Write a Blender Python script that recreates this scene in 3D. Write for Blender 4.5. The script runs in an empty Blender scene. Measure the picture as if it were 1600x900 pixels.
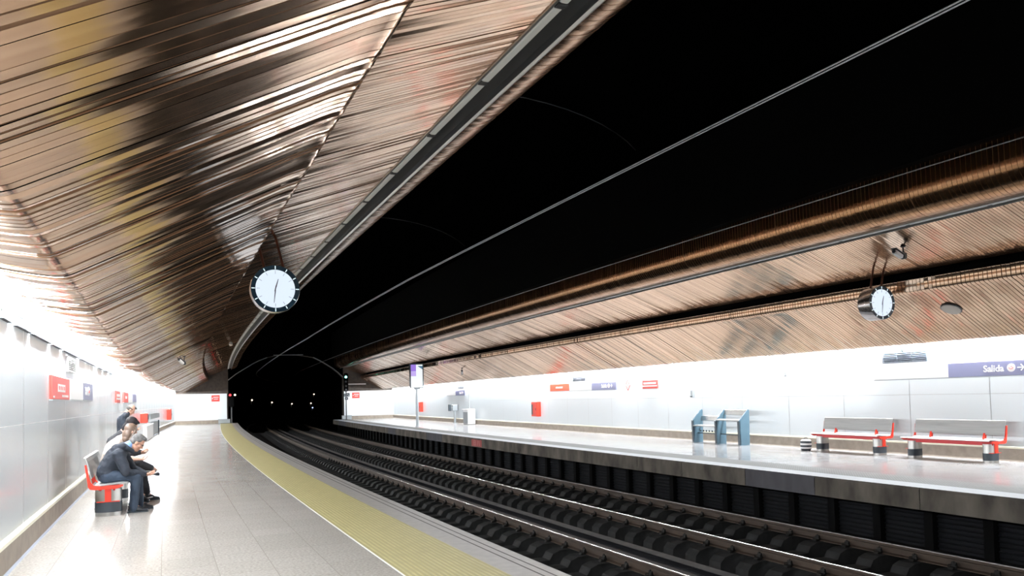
import bpy, math, random
from math import sin, cos, pi, radians
from mathutils import Vector, Matrix
random.seed(7)
SC = bpy.context.scene
COL = SC.collection

# ------------------------------------------------------------------ centreline of the curved station
PSI, K0, K1, K2 = -0.4330287, 7.075526e-4, 5.312338e-5, -9.443084e-7
DS = 0.25
S0 = -14.0
_tab = []
def _init():
    # forward
    x, y = sin(PSI)*DS, cos(PSI)*DS
    f = []
    n = int(190 / DS)
    th67 = PSI + K0*67 + K1*67**2/2 + K2*67**3/3
    for i in range(n):
        s = i*DS
        th = PSI + K0*s + K1*s*s/2 + K2*s**3/3 if s < 67 else th67 + .005*(s-67)
        f.append((s, x, y, th))
        x += sin(th)*DS; y += cos(th)*DS
    b = []
    x, y = sin(PSI)*DS, cos(PSI)*DS
    for i in range(1, int(-S0/DS)+2):
        s = -i*DS
        th = PSI + K0*s
        x -= sin(th)*DS; y -= cos(th)*DS
        b.append((s, x, y, th))
    _tab.extend(reversed(b)); _tab.extend(f)
_init()
SMIN = _tab[0][0]
def cl(s):
    k = (s-SMIN)/DS
    i = max(0, min(len(_tab)-2, int(math.floor(k))))
    t = k-i
    a, b = _tab[i], _tab[i+1]
    return (a[1]+(b[1]-a[1])*t, a[2]+(b[2]-a[2])*t, a[3]+(b[3]-a[3])*t)
def W(s, L, z):
    x, y, th = cl(s)
    return Vector((x+L*cos(th), y-L*sin(th), z))
def rotz(s):
    return -cl(s)[2]
CEN = 7.28                       # mirror line of the cross-section
def mir(L): return 2*CEN-L

# ------------------------------------------------------------------ materials
MATS = {}
def mat(name, col, rough=.5, metal=0., spec=.5, emit=None, estr=0., noise=None, bump=None, uv=False, stretch=None, coat=0.):
    """noise=(scale, colour2, amount, detail)  bump=(scale, strength)"""
    if name in MATS: return MATS[name]
    m = bpy.data.materials.new(name); m.use_nodes = True
    nt = m.node_tree; N = nt.nodes; Lk = nt.links
    p = N['Principled BSDF']
    p.inputs['Base Color'].default_value = (*col, 1)
    p.inputs['Roughness'].default_value = rough
    p.inputs['Metallic'].default_value = metal
    p.inputs['Specular IOR Level'].default_value = spec
    p.inputs['Coat Weight'].default_value = coat
    if emit:
        p.inputs['Emission Color'].default_value = (*emit, 1)
        p.inputs['Emission Strength'].default_value = estr
    if noise or bump:
        tc = N.new('ShaderNodeTexCoord')
        src = tc.outputs['UV' if uv else 'Object']
        if stretch:
            mp = N.new('ShaderNodeMapping'); mp.inputs['Scale'].default_value = stretch
            Lk.new(src, mp.inputs['Vector']); src = mp.outputs[0]
    if noise:
        nz = N.new('ShaderNodeTexNoise'); nz.inputs['Scale'].default_value = noise[0]
        nz.inputs['Detail'].default_value = noise[3] if len(noise) > 3 else 4
        Lk.new(src, nz.inputs['Vector'])
        rp = N.new('ShaderNodeValToRGB')
        rp.color_ramp.elements[0].position = .5-noise[2]; rp.color_ramp.elements[1].position = .5+noise[2]
        rp.color_ramp.elements[0].color = (*noise[1], 1); rp.color_ramp.elements[1].color = (*col, 1)
        Lk.new(nz.outputs['Fac'], rp.inputs[0]); Lk.new(rp.outputs[0], p.inputs['Base Color'])
    if bump:
        nb = N.new('ShaderNodeTexNoise'); nb.inputs['Scale'].default_value = bump[0]; nb.inputs['Detail'].default_value = 3
        Lk.new(src, nb.inputs['Vector'])
        bp = N.new('ShaderNodeBump'); bp.inputs['Strength'].default_value = bump[1]; bp.inputs['Distance'].default_value = .02
        Lk.new(nb.outputs['Fac'], bp.inputs['Height']); Lk.new(bp.outputs[0], p.inputs['Normal'])
    MATS[name] = m
    return m

def floor_mat(name, col, col2, rough, tile, mortar_col):
    m = bpy.data.materials.new(name); m.use_nodes = True
    nt = m.node_tree; N = nt.nodes; Lk = nt.links; p = N['Principled BSDF']
    tc = N.new('ShaderNodeTexCoord')
    nz = N.new('ShaderNodeTexNoise'); nz.inputs['Scale'].default_value = 38; nz.inputs['Detail'].default_value = 5
    Lk.new(tc.outputs['UV'], nz.inputs['Vector'])
    rp = N.new('ShaderNodeValToRGB'); rp.color_ramp.elements[0].position = .36; rp.color_ramp.elements[1].position = .62
    rp.color_ramp.elements[0].color = (*col2, 1); rp.color_ramp.elements[1].color = (*col, 1)
    Lk.new(nz.outputs['Fac'], rp.inputs[0])
    br = N.new('ShaderNodeTexBrick'); br.inputs['Scale'].default_value = 1.0
    br.offset = 0; br.squash = 1
    br.inputs['Brick Width'].default_value = tile; br.inputs['Row Height'].default_value = tile
    br.inputs['Mortar Size'].default_value = .004; br.inputs['Mortar Smooth'].default_value = .3
    br.inputs['Color1'].default_value = (1, 1, 1, 1); br.inputs['Color2'].default_value = (.93, .93, .92, 1)
    br.inputs['Mortar'].default_value = (*mortar_col, 1)
    Lk.new(tc.outputs['UV'], br.inputs['Vector'])
    mx = N.new('ShaderNodeMix'); mx.data_type = 'RGBA'; mx.blend_type = 'MULTIPLY'; mx.inputs[0].default_value = 1
    Lk.new(rp.outputs[0], mx.inputs[6]); Lk.new(br.outputs['Color'], mx.inputs[7])
    Lk.new(mx.outputs[2], p.inputs['Base Color'])
    n2 = N.new('ShaderNodeTexNoise'); n2.inputs['Scale'].default_value = 1.3; n2.inputs['Detail'].default_value = 4
    Lk.new(tc.outputs['UV'], n2.inputs['Vector'])
    mr = N.new('ShaderNodeMapRange'); mr.inputs[3].default_value = rough-.03; mr.inputs[4].default_value = rough+.07
    Lk.new(n2.outputs['Fac'], mr.inputs[0]); Lk.new(mr.outputs[0], p.inputs['Roughness'])
    p.inputs['Specular IOR Level'].default_value = .6
    return m

def ridge_mat(name, col, col2, pitch, axis, rough=.45):
    """tactile paving: raised bars along the platform edge"""
    m = bpy.data.materials.new(name); m.use_nodes = True
    nt = m.node_tree; N = nt.nodes; Lk = nt.links; p = N['Principled BSDF']
    tc = N.new('ShaderNodeTexCoord'); sp = N.new('ShaderNodeSeparateXYZ'); Lk.new(tc.outputs['UV'], sp.inputs[0])
    def wave(o):
        a = N.new('ShaderNodeMath'); a.operation = 'MULTIPLY'; a.inputs[1].default_value = 2*pi/pitch; Lk.new(o, a.inputs[0])
        b = N.new('ShaderNodeMath'); b.operation = 'SINE'; Lk.new(a.outputs[0], b.inputs[0])
        c = N.new('ShaderNodeMapRange'); c.inputs[1].default_value = -.3; c.inputs[2].default_value = .5; Lk.new(b.outputs[0], c.inputs[0])
        return c.outputs[0]
    h = wave(sp.outputs[1])
    if axis == 'dots':
        h2 = wave(sp.outputs[0]); mu = N.new('ShaderNodeMath'); mu.operation = 'MULTIPLY'
        Lk.new(h, mu.inputs[0]); Lk.new(h2, mu.inputs[1]); h = mu.outputs[0]
    nz = N.new('ShaderNodeTexNoise'); nz.inputs['Scale'].default_value = 5; nz.inputs['Detail'].default_value = 6
    Lk.new(tc.outputs['UV'], nz.inputs['Vector'])
    rp = N.new('ShaderNodeValToRGB'); rp.color_ramp.elements[0].position = .3; rp.color_ramp.elements[1].position = .65
    rp.color_ramp.elements[0].color = (*[c*.78 for c in col], 1); rp.color_ramp.elements[1].color = (*col, 1)
    Lk.new(nz.outputs['Fac'], rp.inputs[0])
    mx = N.new('ShaderNodeMix'); mx.data_type = 'RGBA'; Lk.new(h, mx.inputs[0])
    mx.inputs[6].default_value = (*col2, 1); Lk.new(rp.outputs[0], mx.inputs[7])
    Lk.new(mx.outputs[2], p.inputs['Base Color'])
    bp = N.new('ShaderNodeBump'); bp.inputs['Strength'].default_value = .5; bp.inputs['Distance'].default_value = .005
    Lk.new(h, bp.inputs['Height']); Lk.new(bp.outputs[0], p.inputs['Normal'])
    p.inputs['Roughness'].default_value = rough; p.inputs['Specular IOR Level'].default_value = .25
    return m

def copper_mat(name, col, col2, rough):
    m = bpy.data.materials.new(name); m.use_nodes = True
    nt = m.node_tree; N = nt.nodes; Lk = nt.links; p = N['Principled BSDF']
    p.inputs['Metallic'].default_value = 1; p.inputs['Roughness'].default_value = rough
    uv = N.new('ShaderNodeTexCoord')
    mp = N.new('ShaderNodeMapping'); mp.inputs['Scale'].default_value = (11.76, .35, 1); Lk.new(uv.outputs['UV'], mp.inputs[0])
    # one tint per slat
    nz = N.new('ShaderNodeTexNoise'); nz.inputs['Scale'].default_value = 1.0; nz.inputs['Detail'].default_value = 2
    Lk.new(mp.outputs[0], nz.inputs['Vector'])
    rp = N.new('ShaderNodeValToRGB'); rp.color_ramp.elements[0].position = .3; rp.color_ramp.elements[1].position = .7
    rp.color_ramp.elements[0].color = (*col2, 1); rp.color_ramp.elements[1].color = (*col, 1)
    Lk.new(nz.outputs['Fac'], rp.inputs[0]); Lk.new(rp.outputs[0], p.inputs['Base Color'])
    # shallow dents along each slat
    m2 = N.new('ShaderNodeMapping'); m2.inputs['Scale'].default_value = (6, 1.6, 1); Lk.new(uv.outputs['UV'], m2.inputs[0])
    nb = N.new('ShaderNodeTexNoise'); nb.inputs['Scale'].default_value = 1.0; nb.inputs['Detail'].default_value = 2
    Lk.new(m2.outputs[0], nb.inputs['Vector'])
    bp = N.new('ShaderNodeBump'); bp.inputs['Strength'].default_value = .12; bp.inputs['Distance'].default_value = .02
    Lk.new(nb.outputs['Fac'], bp.inputs['Height']); Lk.new(bp.outputs[0], p.inputs['Normal'])
    return m

def glow(name, col, strength):
    m = bpy.data.materials.new(name); m.use_nodes = True
    nt = m.node_tree; p = nt.nodes['Principled BSDF']
    p.inputs['Base Color'].default_value = (.03, .03, .03, 1)
    p.inputs['Emission Color'].default_value = (*col, 1); p.inputs['Emission Strength'].default_value = strength
    MATS[name] = m
    return m

M = {}
M['floorL'] = floor_mat('polished_terrazzo', (.45, .425, .395), (.345, .323, .297), .15, .5, (.72, .70, .68))
M['floorR'] = floor_mat('pale_terrazzo', (.56, .555, .565), (.47, .465, .475), .10, .5, (.85, .85, .85))
M['yellow'] = ridge_mat('yellow_tactile', (.43, .385, .19), (.30, .27, .13), .05, 'bars')
M['greytact'] = ridge_mat('grey_tactile', (.27, .28, .275), (.15, .155, .155), .06, 'dots', .7)
M['edge'] = mat('edge_stone', (.31, .295, .28), .38, noise=(9, (.24, .23, .22), .2))
M['groove'] = mat('edge_groove', (.06, .055, .05), .7)
M['nosing'] = mat('white_nosing', (.36, .39, .43), .55, spec=.2)
M['whiteline'] = mat('white_line', (.72, .72, .70), .4)
M['coping'] = mat('coping_concrete', (.115, .102, .085), .85, spec=.15, noise=(2.6, (.032, .028, .025), .2, 8), stretch=(1, 1, .45))
M['copingd'] = mat('coping_concrete_grey', (.075, .073, .08), .85, spec=.15, noise=(3.5, (.045, .044, .049), .28, 6), stretch=(1, 1, .3))
M['under'] = mat('shaded_masonry', (.0032, .0036, .005), .8, spec=.12, noise=(14, (.0012, .0012, .0016), .2), stretch=(.6, .6, 4))  # shade of the recess is put into the masonry colour
M['bed'] = mat('shaded_bed', (.004, .004, .004), .95, spec=.06, noise=(6, (.0016, .0016, .0016), .25))  # crushed darkness between the platforms is put into this colour
M['slab'] = mat('gutter_slab', (.06, .054, .05), .9, spec=.06, noise=(4, (.028, .026, .026), .25))
M['sleeper'] = mat('sleeper_concrete', (.019, .019, .019), .85, spec=.1, noise=(8, (.007, .007, .007), .25))
M['clip'] = mat('clip_iron', (.006, .0055, .005), .7, spec=.15)
M['railtop'] = mat('rail_steel', (.62, .60, .58), .22, 1.)
M['railside'] = mat('rail_rust', (.042, .028, .019), .65, .1, spec=.25, noise=(5, (.023, .016, .012), .3))
M['grate'] = mat('grate_iron', (.003, .003, .004), .9, spec=.02)
M['wall'] = mat('enamel_panel', (.82, .88, .92), .16, spec=.55, coat=.0)
M['jointl'] = mat('wall_joint_light', (.93, .94, .95), .7, spec=.1)
M['jointr'] = mat('wall_joint_grey', (.60, .62, .63), .6)
M['plinth'] = mat('stone_plinth', (.33, .28, .225), .55, noise=(6, (.22, .185, .15), .25, 6))
M['ledge'] = mat('plinth_ledge', (.72, .70, .56), .5)
M['skirt'] = mat('blue_skirt', (.34, .38, .45), .5)
M['black'] = mat('near_black', (.0015, .0015, .0015), .95, spec=.05)  # in hollows and on the piers this black stands in for deep shade
M['dark'] = mat('dark_concrete', (.075, .06, .05), .85, noise=(5, (.04, .032, .027), .25, 6))
M['vault'] = mat('vault_shade_black', (.0008, .0008, .0008), 1., spec=0.)  # darkness overhead and in the tunnel is put into the base colour
M['copper'] = copper_mat('copper_slats', (.85, .585, .395), (.67, .425, .275), .13)
M['copperR'] = copper_mat('copper_slats_pale', (.95, .68, .49), (.82, .565, .395), .17)
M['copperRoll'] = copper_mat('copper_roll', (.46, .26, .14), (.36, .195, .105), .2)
M['copperGap'] = mat('copper_gap', (.22, .13, .08), .5, .8)
M['copperGapD'] = mat('copper_gap_dark', (.12, .065, .035), .6, .6)
M['tube'] = glow('fluorescent_light', (.93, .97, 1.), 540.)
M['fit'] = mat('fitting_white', (.8, .8, .8), .4)
M['batten'] = mat('batten_diffuser', (.80, .83, .82), .35)
M['trimsteel'] = mat('trim_steel', (.42, .43, .42), .3, .8)
M['darksteel'] = mat('dark_steel', (.06, .062, .065), .4, .5)
M['cable'] = mat('cable_tray', (.035, .04, .05), .6)
M['wire'] = mat('wire_metal', (.30, .31, .34), .35, .9)
M['red'] = mat('red_paint', (.66, .035, .016), .35)
M['redbeam'] = mat('red_beam_shaded', (.42, .012, .016), .4)  # bench red darkened in colour for the shadow under the seat
M['redsign'] = mat('red_sign', (.80, .075, .06), .4)
M['orange'] = mat('orange_sign', (.88, .13, .05), .4)
M['navy'] = mat('blue_sign', (.20, .21, .36), .35)
M['white'] = mat('white_paint', (.85, .86, .87), .35)
M['whitesign'] = mat('white_sign', (.86, .86, .86), .4)
M['steel'] = mat('brushed_steel', (.62, .62, .60), .32, 1., noise=(40, (.5, .5, .49), .3), stretch=(1, 1, .05))
M['perf'] = mat('pale_steel_sheet', (.50, .51, .51), .36, .7, noise=(30, (.40, .41, .41), .3), stretch=(1, .06, 1))
M['slate'] = mat('dark_rubber', (.022, .032, .042), .5)
M['grey'] = mat('grey_metal', (.33, .36, .38), .4, .4)
M['louvre'] = mat('louvre_grey', (.075, .09, .115), .45)
M['blue'] = mat('blue_grey_enamel', (.085, .155, .205), .4)
M['blueD'] = mat('dark_slate_enamel', (.03, .045, .058), .4)
M['drum'] = mat('clock_case', (.05, .05, .055), .18, .9)
M['drum2'] = mat('clock_rim', (.62, .60, .60), .2, .9)
M['ring'] = mat('clock_ring', (.006, .028, .05), .3)
M['face'] = glow('clock_face', (.78, .89, 1.), .98)
M['mark'] = glow('clock_mark', (.8, .95, 1.), 1.1)
M['hand'] = mat('clock_hand', (.16, .15, .22), .5)
M['rod'] = mat('copper_rod', (.10, .035, .02), .4, .7)
M['screen'] = glow('screen_white', (.93, .98, 1.), .95)
M['violet'] = glow('screen_violet', (.36, .20, .85), .85)
M['lilac'] = glow('screen_lilac', (.55, .42, .9), .95)
M['teal'] = glow('screen_blue', (.10, .28, .45), .6)
M['gsig'] = glow('signal_green', (.25, 1., .85), 5.)
M['rsig'] = glow('signal_red', (1., .025, .035), 5.)
M['wsig'] = glow('signal_white', (1., .78, .55), 6.)
M['lamp'] = glow('tunnel_lamp', (1., .82, .62), 3.)
M['blamp'] = glow('tunnel_lamp_blue', (.45, .6, 1.), 3.)
M['bulb'] = mat('dome_white', (.8, .8, .8), .3)
M['skin'] = mat('skin', (.50, .28, .205), .6, spec=.25)
M['skin2'] = mat('skin_pale', (.58, .36, .275), .6, spec=.25)
M['navycloth'] = mat('navy_cloth', (.016, .022, .034), .85, bump=(14, .5))
M['denim'] = mat('denim', (.03, .048, .078), .85, bump=(16, .5), noise=(9, (.02, .033, .056), .25))
M['blackcloth'] = mat('black_cloth', (.012, .013, .018), .85, bump=(14, .5))
M['beige'] = mat('beige_cloth', (.50, .42, .37), .85, bump=(14, .5))
M['shirtblue'] = mat('blue_collar', (.18, .30, .55), .8)
M['greyhair'] = mat('grey_hair', (.17, .17, .17), .8, spec=.2, noise=(30, (.07, .07, .072), .2), stretch=(1, 1, 1))
M['darkgreyhair'] = mat('dark_grey_hair', (.06, .058, .056), .8, spec=.15)
M['brownhair'] = mat('brown_hair', (.17, .115, .085), .45, noise=(26, (.09, .06, .045), .2), stretch=(1, 3, .6))
M['blackhair'] = mat('black_hair', (.014, .012, .014), .7, spec=.2)
M['shoe'] = mat('black_shoe', (.02, .024, .03), .35)
M['shoewhite'] = mat('shoe_white', (.8, .8, .8), .5)
M['phone'] = mat('phone_body', (.5, .5, .52), .3)
M['eye'] = mat('eye_dark', (.10, .075, .06), .3)

# ------------------------------------------------------------------ mesh builder
class MB:
    def __init__(self): self.v = []; self.f = []; self.m = []; self.uv = []
    def add(self, vs, fs, m=0, uvs=None):
        o = len(self.v)
        self.v += [tuple(p) for p in vs]
        for k, f in enumerate(fs):
            self.f.append([i+o for i in f]); self.m.append(m)
            self.uv.append(uvs[k] if uvs else None)
        return self
    def box(self, c, s, m=0, rot=None, bev=0.):
        x, y, z = s[0]/2, s[1]/2, s[2]/2
        if bev <= 0:
            vs = [Vector(p) for p in ((-x,-y,-z),(x,-y,-z),(x,y,-z),(-x,y,-z),(-x,-y,z),(x,-y,z),(x,y,z),(-x,y,z))]
            fs = [(0,3,2,1),(4,5,6,7),(0,1,5,4),(1,2,6,5),(2,3,7,6),(3,0,4,7)]
        else:
            b = min(bev, x*.95, y*.95, z*.95)
            def ring(dx, dy, zz): return [Vector(p) for p in ((-dx+b,-dy,zz),(dx-b,-dy,zz),(dx,-dy+b,zz),(dx,dy-b,zz),(dx-b,dy,zz),(-dx+b,dy,zz),(-dx,dy-b,zz),(-dx,-dy+b,zz))]
            vs = ring(x-b, y-b, -z)+ring(x, y, -z+b)+ring(x, y, z-b)+ring(x-b, y-b, z)
            fs = [tuple(reversed(range(8))), tuple(range(24, 32))]
            for r in range(3):
                for i in range(8):
                    j = (i+1) % 8; fs.append((r*8+i, r*8+j, r*8+8+j, r*8+8+i))
        R = rot or Matrix.Identity(3)
        return self.add([R @ p + Vector(c) for p in vs], fs, m)
    def tube(self, pts, r, n=8, m=0, cap=True, rr=None):
        pts = [Vector(p) for p in pts]
        vs = []; fs = []
        up = Vector((0, 0, 1))
        for i, p in enumerate(pts):
            d = (pts[min(i+1, len(pts)-1)]-pts[max(i-1, 0)]).normalized()
            a = d.cross(up)
            if a.length < 1e-3: a = d.cross(Vector((1, 0, 0)))
            a.normalize(); b = d.cross(a).normalized()
            ri = rr[i] if rr else r
            for k in range(n):
                t = 2*pi*k/n; vs.append(p+a*cos(t)*ri+b*sin(t)*ri)
        for i in range(len(pts)-1):
            for k in range(n):
                j = (k+1) % n
                fs.append((i*n+k, i*n+j, (i+1)*n+j, (i+1)*n+k))
        if cap:
            fs.append(tuple(reversed(range(n)))); fs.append(tuple(range((len(pts)-1)*n, len(pts)*n)))
        return self.add(vs, fs, m)
    def lathe(self, prof, c=(0, 0, 0), axis='z', n=32, m=0, sx=1., sy=1.):
        vs = []; fs = []
        for (r, h) in prof:
            for k in range(n):
                t = 2*pi*k/n; a, b = r*cos(t)*sx, r*sin(t)*sy
                p = (a, b, h) if axis == 'z' else ((a, h, b) if axis == 'y' else (h, a, b))
                vs.append(Vector(p)+Vector(c))
        q = len(prof)
        for i in range(q-1):
            for k in range(n):
                j = (k+1) % n; fs.append((i*n+k, i*n+j, (i+1)*n+j, (i+1)*n+k))
        if prof[0][0] > 1e-6: fs.append(tuple(reversed(range(n))))
        if prof[-1][0] > 1e-6: fs.append(tuple(range((q-1)*n, q*n)))
        return self.add(vs, fs, m)
    def prism(self, poly, t, axis='y', c=0., m=0):
        """poly: 2D outline in the two other axes, extruded t along axis, centred on c"""
        def P(a, b, h):
            return {'y': (a, h, b), 'x': (h, a, b), 'z': (a, b, h)}[axis]
        n = len(poly)
        vs = [P(a, b, c-t/2) for a, b in poly]+[P(a, b, c+t/2) for a, b in poly]
        fs = [tuple(range(n)), tuple(reversed(range(n, 2*n)))]+[(i, n+i, n+(i+1) % n, (i+1) % n) for i in range(n)]
        return self.add(vs, fs, m)
    def ball(self, c, r, n=12, m=0, R=None):
        rx, ry, rz = r if hasattr(r, '__len__') else (r, r, r)
        vs = []; fs = []; h = n//2+1
        for i in range(h+1):
            p = pi*i/h
            for k in range(n):
                t = 2*pi*k/n
                q = Vector((rx*sin(p)*cos(t), ry*sin(p)*sin(t), rz*cos(p)))
                if R is not None: q = R @ q
                vs.append(q+Vector(c))
        for i in range(h):
            for k in range(n):
                j = (k+1) % n; fs.append((i*n+k, (i+1)*n+k, (i+1)*n+j, i*n+j))
        return self.add(vs, fs, m)
    def sweep(self, prof, s0, s1, ds=1., m=0, closed=False, mats=None, uvL=False):
        """prof: [(L, z)] swept along the centreline; uv = (s, L or running length)"""
        n = max(1, int(math.ceil((s1-s0)/ds)))
        run = [0.]
        for a, b in zip(prof[:-1], prof[1:]): run.append(run[-1]+math.hypot(b[0]-a[0], b[1]-a[1]))
        if uvL: run = [p[0] for p in prof]
        vs = []; fs = []; uv = []; q = len(prof); mm = []
        for i in range(n+1):
            s = s0+(s1-s0)*i/n
            for (L, z) in prof: vs.append(W(s, L, z))
        segs = q if closed else q-1
        for i in range(n):
            sa, sb = s0+(s1-s0)*i/n, s0+(s1-s0)*(i+1)/n
            for k in range(segs):
                j = (k+1) % q
                fs.append((i*q+k, (i+1)*q+k, (i+1)*q+j, i*q+j))
                uv.append(((sa, run[k]), (sb, run[k]), (sb, run[j]), (sa, run[j])))
                mm.append(mats[k] if mats else m)
        o = len(self.v)
        self.v += [tuple(p) for p in vs]
        for f, u, x in zip(fs, uv, mm):
            self.f.append([a+o for a in f]); self.m.append(x); self.uv.append(u)
        if closed:
            self.f.append([o+k for k in range(q)]); self.m.append(mm[0]); self.uv.append(None)
            self.f.append([o+n*q+k for k in reversed(range(q))]); self.m.append(mm[0]); self.uv.append(None)
        return self
    def mesh(self, name, mats, smooth=False):
        me = bpy.data.meshes.new(name)
        me.from_pydata(self.v, [], self.f)
        if not isinstance(mats, (list, tuple)): mats = [mats]
        for x in mats: me.materials.append(x)
        if len(mats) > 1: me.polygons.foreach_set('material_index', self.m)
        if any(u is not None for u in self.uv):
            l = me.uv_layers.new(name='UVMap'); d = []
            for f, u in zip(self.f, self.uv):
                for k in range(len(f)): d += list(u[k]) if u else [0., 0.]
            l.data.foreach_set('uv', d)
        if smooth: me.polygons.foreach_set('use_smooth', [True]*len(me.polygons))
        me.update()
        return me
    def build(self, name, mats, parent=None, smooth=False, sharp=None):
        me = self.mesh(name, mats, smooth)
        if smooth and sharp: me.set_sharp_from_angle(angle=radians(sharp))
        o = bpy.data.objects.new(name, me); COL.objects.link(o)
        if parent: o.parent = parent
        return o

def tag(o, label=None, cat=None, group=None, kind=None):
    if label: o['label'] = label
    if cat: o['category'] = cat
    if group: o['group'] = group
    if kind: o['kind'] = kind
    return o
def struct(mb, name, mats, smooth=False, label=None, cat=None, sharp=None):
    o = mb.build(name, mats, None, smooth, sharp); o['kind'] = 'structure'
    if label: o['label'] = label
    if cat: o['category'] = cat
    return o
def thing(name, label, cat, s=None, L=0., z=0., rot=0., group=None):
    o = bpy.data.objects.new(name, None); COL.objects.link(o)
    o.empty_display_size = .2
    if s is not None:
        o.location = W(s, L, z); o.rotation_euler = (0, 0, rotz(s)+rot)
    return tag(o, label, cat, group)
def dup(root, s, L, z, label=None, rot=0.):
    def cp(o, par):
        c = o.copy(); COL.objects.link(c); c.parent = par
        for ch in list(kids.get(o.name, [])): cp(ch, c)
        return c
    kids = {}
    for o in root.children_recursive: kids.setdefault(o.parent.name, []).append(o)
    r = cp(root, None)
    r.location = W(s, L, z); r.rotation_euler = (0, 0, rotz(s)+rot)
    if label: r['label'] = label
    return r
def text_mesh(body, size, name, m, parent, M4, bold=.0):
    c = bpy.data.curves.new(name, 'FONT'); c.body = body; c.size = size; c.extrude = .002; c.offset = bold
    c.align_x = 'CENTER'; c.align_y = 'CENTER'; c.resolution_u = 3
    t = bpy.data.objects.new(name+'_tmp', c); COL.objects.link(t)
    bpy.context.view_layer.update()
    me = bpy.data.meshes.new_from_object(t.evaluated_get(bpy.context.evaluated_depsgraph_get()))
    bpy.data.objects.remove(t); bpy.data.curves.remove(c)
    me.name = name; me.materials.clear(); me.materials.append(m)
    me.transform(M4)
    o = bpy.data.objects.new(name, me); COL.objects.link(o); o.parent = parent
    return o

SE = 66.6            # end of the platforms
SB = -13.            # behind the camera
# ------------------------------------------------------------------ platforms
LE, RE, LW, RW = 3.315, 10.983, -1.42, 16.23
mb = MB()
def lane(mb, L0, L1, m, z=0., s1=SE): mb.sweep([(L0, z), (L1, z)], SB, s1, 1., m, uvL=True)
lane(mb, LW, 2.0, 0); lane(mb, 2.0, 2.022, 5); lane(mb, 2.022, 2.86, 1); lane(mb, 2.86, 3.095, 2)
lane(mb, 3.095, 3.115, 3); lane(mb, 3.115, 3.19, 2); lane(mb, 3.19, 3.21, 3); lane(mb, 3.21, LE, 2)
mb.sweep([(LE, 0), (LE+.005, -.02), (LE, -.36), (LE-.5, -.36)], SB, SE, 1., 4)
struct(mb, 'floor_left', [M['floorL'], M['yellow'], M['edge'], M['groove'], M['coping'], M['whiteline']], label='polished stone floor of the left platform with a yellow tactile strip', cat='floor')
mb = MB()
lane(mb, 12.25, RW, 0); lane(mb, 11.47, 12.25, 1); lane(mb, RE, 11.47, 2)
struct(mb, 'floor_right', [M['floorR'], M['greytact'], M['nosing']], label='pale polished floor of the right platform with white edge', cat='floor')
mb = MB()   # right platform coping, stained slabs of two greys
s = SB; i = 0
random.seed(11)
while s < SE:
    w = random.choice((1.9, 2.2, 2.6, 3.1)); e = min(s+w, SE)
    mb.sweep([(RE+.6, -.355), (RE, -.355), (RE, -.035), (RE+.012, -.034), (RE+.012, 0.)], s+.012, e, 1., 1 if random.random() < .3 else 0)
    mb.sweep([(RE+.02, -.35), (RE+.02, -.01)], s, s+.012, 1., 2)
    s = e
struct(mb, 'trim_1', [M['coping'], M['copingd'], M['groove']], label='stained concrete coping of the right platform edge', cat='coping')
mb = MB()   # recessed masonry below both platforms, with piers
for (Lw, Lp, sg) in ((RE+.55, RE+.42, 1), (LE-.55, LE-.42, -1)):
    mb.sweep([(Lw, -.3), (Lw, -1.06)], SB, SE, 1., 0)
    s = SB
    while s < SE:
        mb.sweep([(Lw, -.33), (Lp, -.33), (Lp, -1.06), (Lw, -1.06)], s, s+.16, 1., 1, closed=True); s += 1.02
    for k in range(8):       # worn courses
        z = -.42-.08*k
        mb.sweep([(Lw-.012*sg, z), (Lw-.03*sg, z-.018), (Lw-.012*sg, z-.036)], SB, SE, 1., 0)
struct(mb, 'wall_undercroft', [M['under'], M['black']], label='shade-darkened masonry recess under the platform edges', cat='wall')
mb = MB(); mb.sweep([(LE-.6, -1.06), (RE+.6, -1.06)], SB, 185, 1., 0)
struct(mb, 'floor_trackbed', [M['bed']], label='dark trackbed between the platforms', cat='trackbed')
mb = MB()
mb.sweep([(6.33, -1.06), (6.33, -.86), (6.55, -.855)], SB, SE+8, 1., 0); mb.sweep([(6.55, -.855), (6.55, -.95), (6.80, -.95), (6.80, -.855)], SB, SE+8, 1., 1)
mb.sweep([(6.80, -.855), (7.02, -.86), (7.02, -1.06)], SB, SE+8, 1., 0)
sb = 5.33-.4675
while sb < SE:
    mb.sweep([(6.55, -.853), (6.80, -.853)], sb-.02, sb+.02, .04, 0); sb += .935
mb.sweep([(6.545, -.852), (6.575, -.852)], SB, SE+8, 1., 0); mb.sweep([(6.775, -.852), (6.81, -.852)], SB, SE+8, 1., 0)
struct(mb, 'trim_2', [M['slab'], M['black']], label='concrete gutter between the two tracks', cat='gutter')

# ------------------------------------------------------------------ rails
def rail(Lc, name, label, top=-.64, shine=True):
    h = .035
    pr = [(-h, -.003), (-.012, 0), (.012, 0), (h, -.003), (h, -.035), (.009, -.05), (.009, -.125), (.065, -.14), (.065, -.152), (-.065, -.152), (-.065, -.14), (-.009, -.125), (-.009, -.05), (-h, -.035)]
    mb = MB()
    mt = [1, 0 if shine else 1]+[1]*12
    mb.sweep([(Lc+a, top+b) for a, b in pr], SB, 150, 1., 0, closed=True, mats=mt)
    tag(mb.build(name, [M['railtop'], M['railside']]), label, 'rail')
AX1, AX2 = 4.985, 8.672
RA, RB, RC, RL = 5.855, 7.822, 9.525, 4.117
rail(RL, 'rail', 'steel rail nearest the left platform edge, mostly hidden below it')
rail(RA, 'rail', 'bright topped rail just left of the drain gratings')
rail(RB, 'rail', 'bright topped rail right of the drain gratings, first of the far track')
rail(RC, 'rail', 'rust brown rail nearest the right platform', shine=False)
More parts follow.
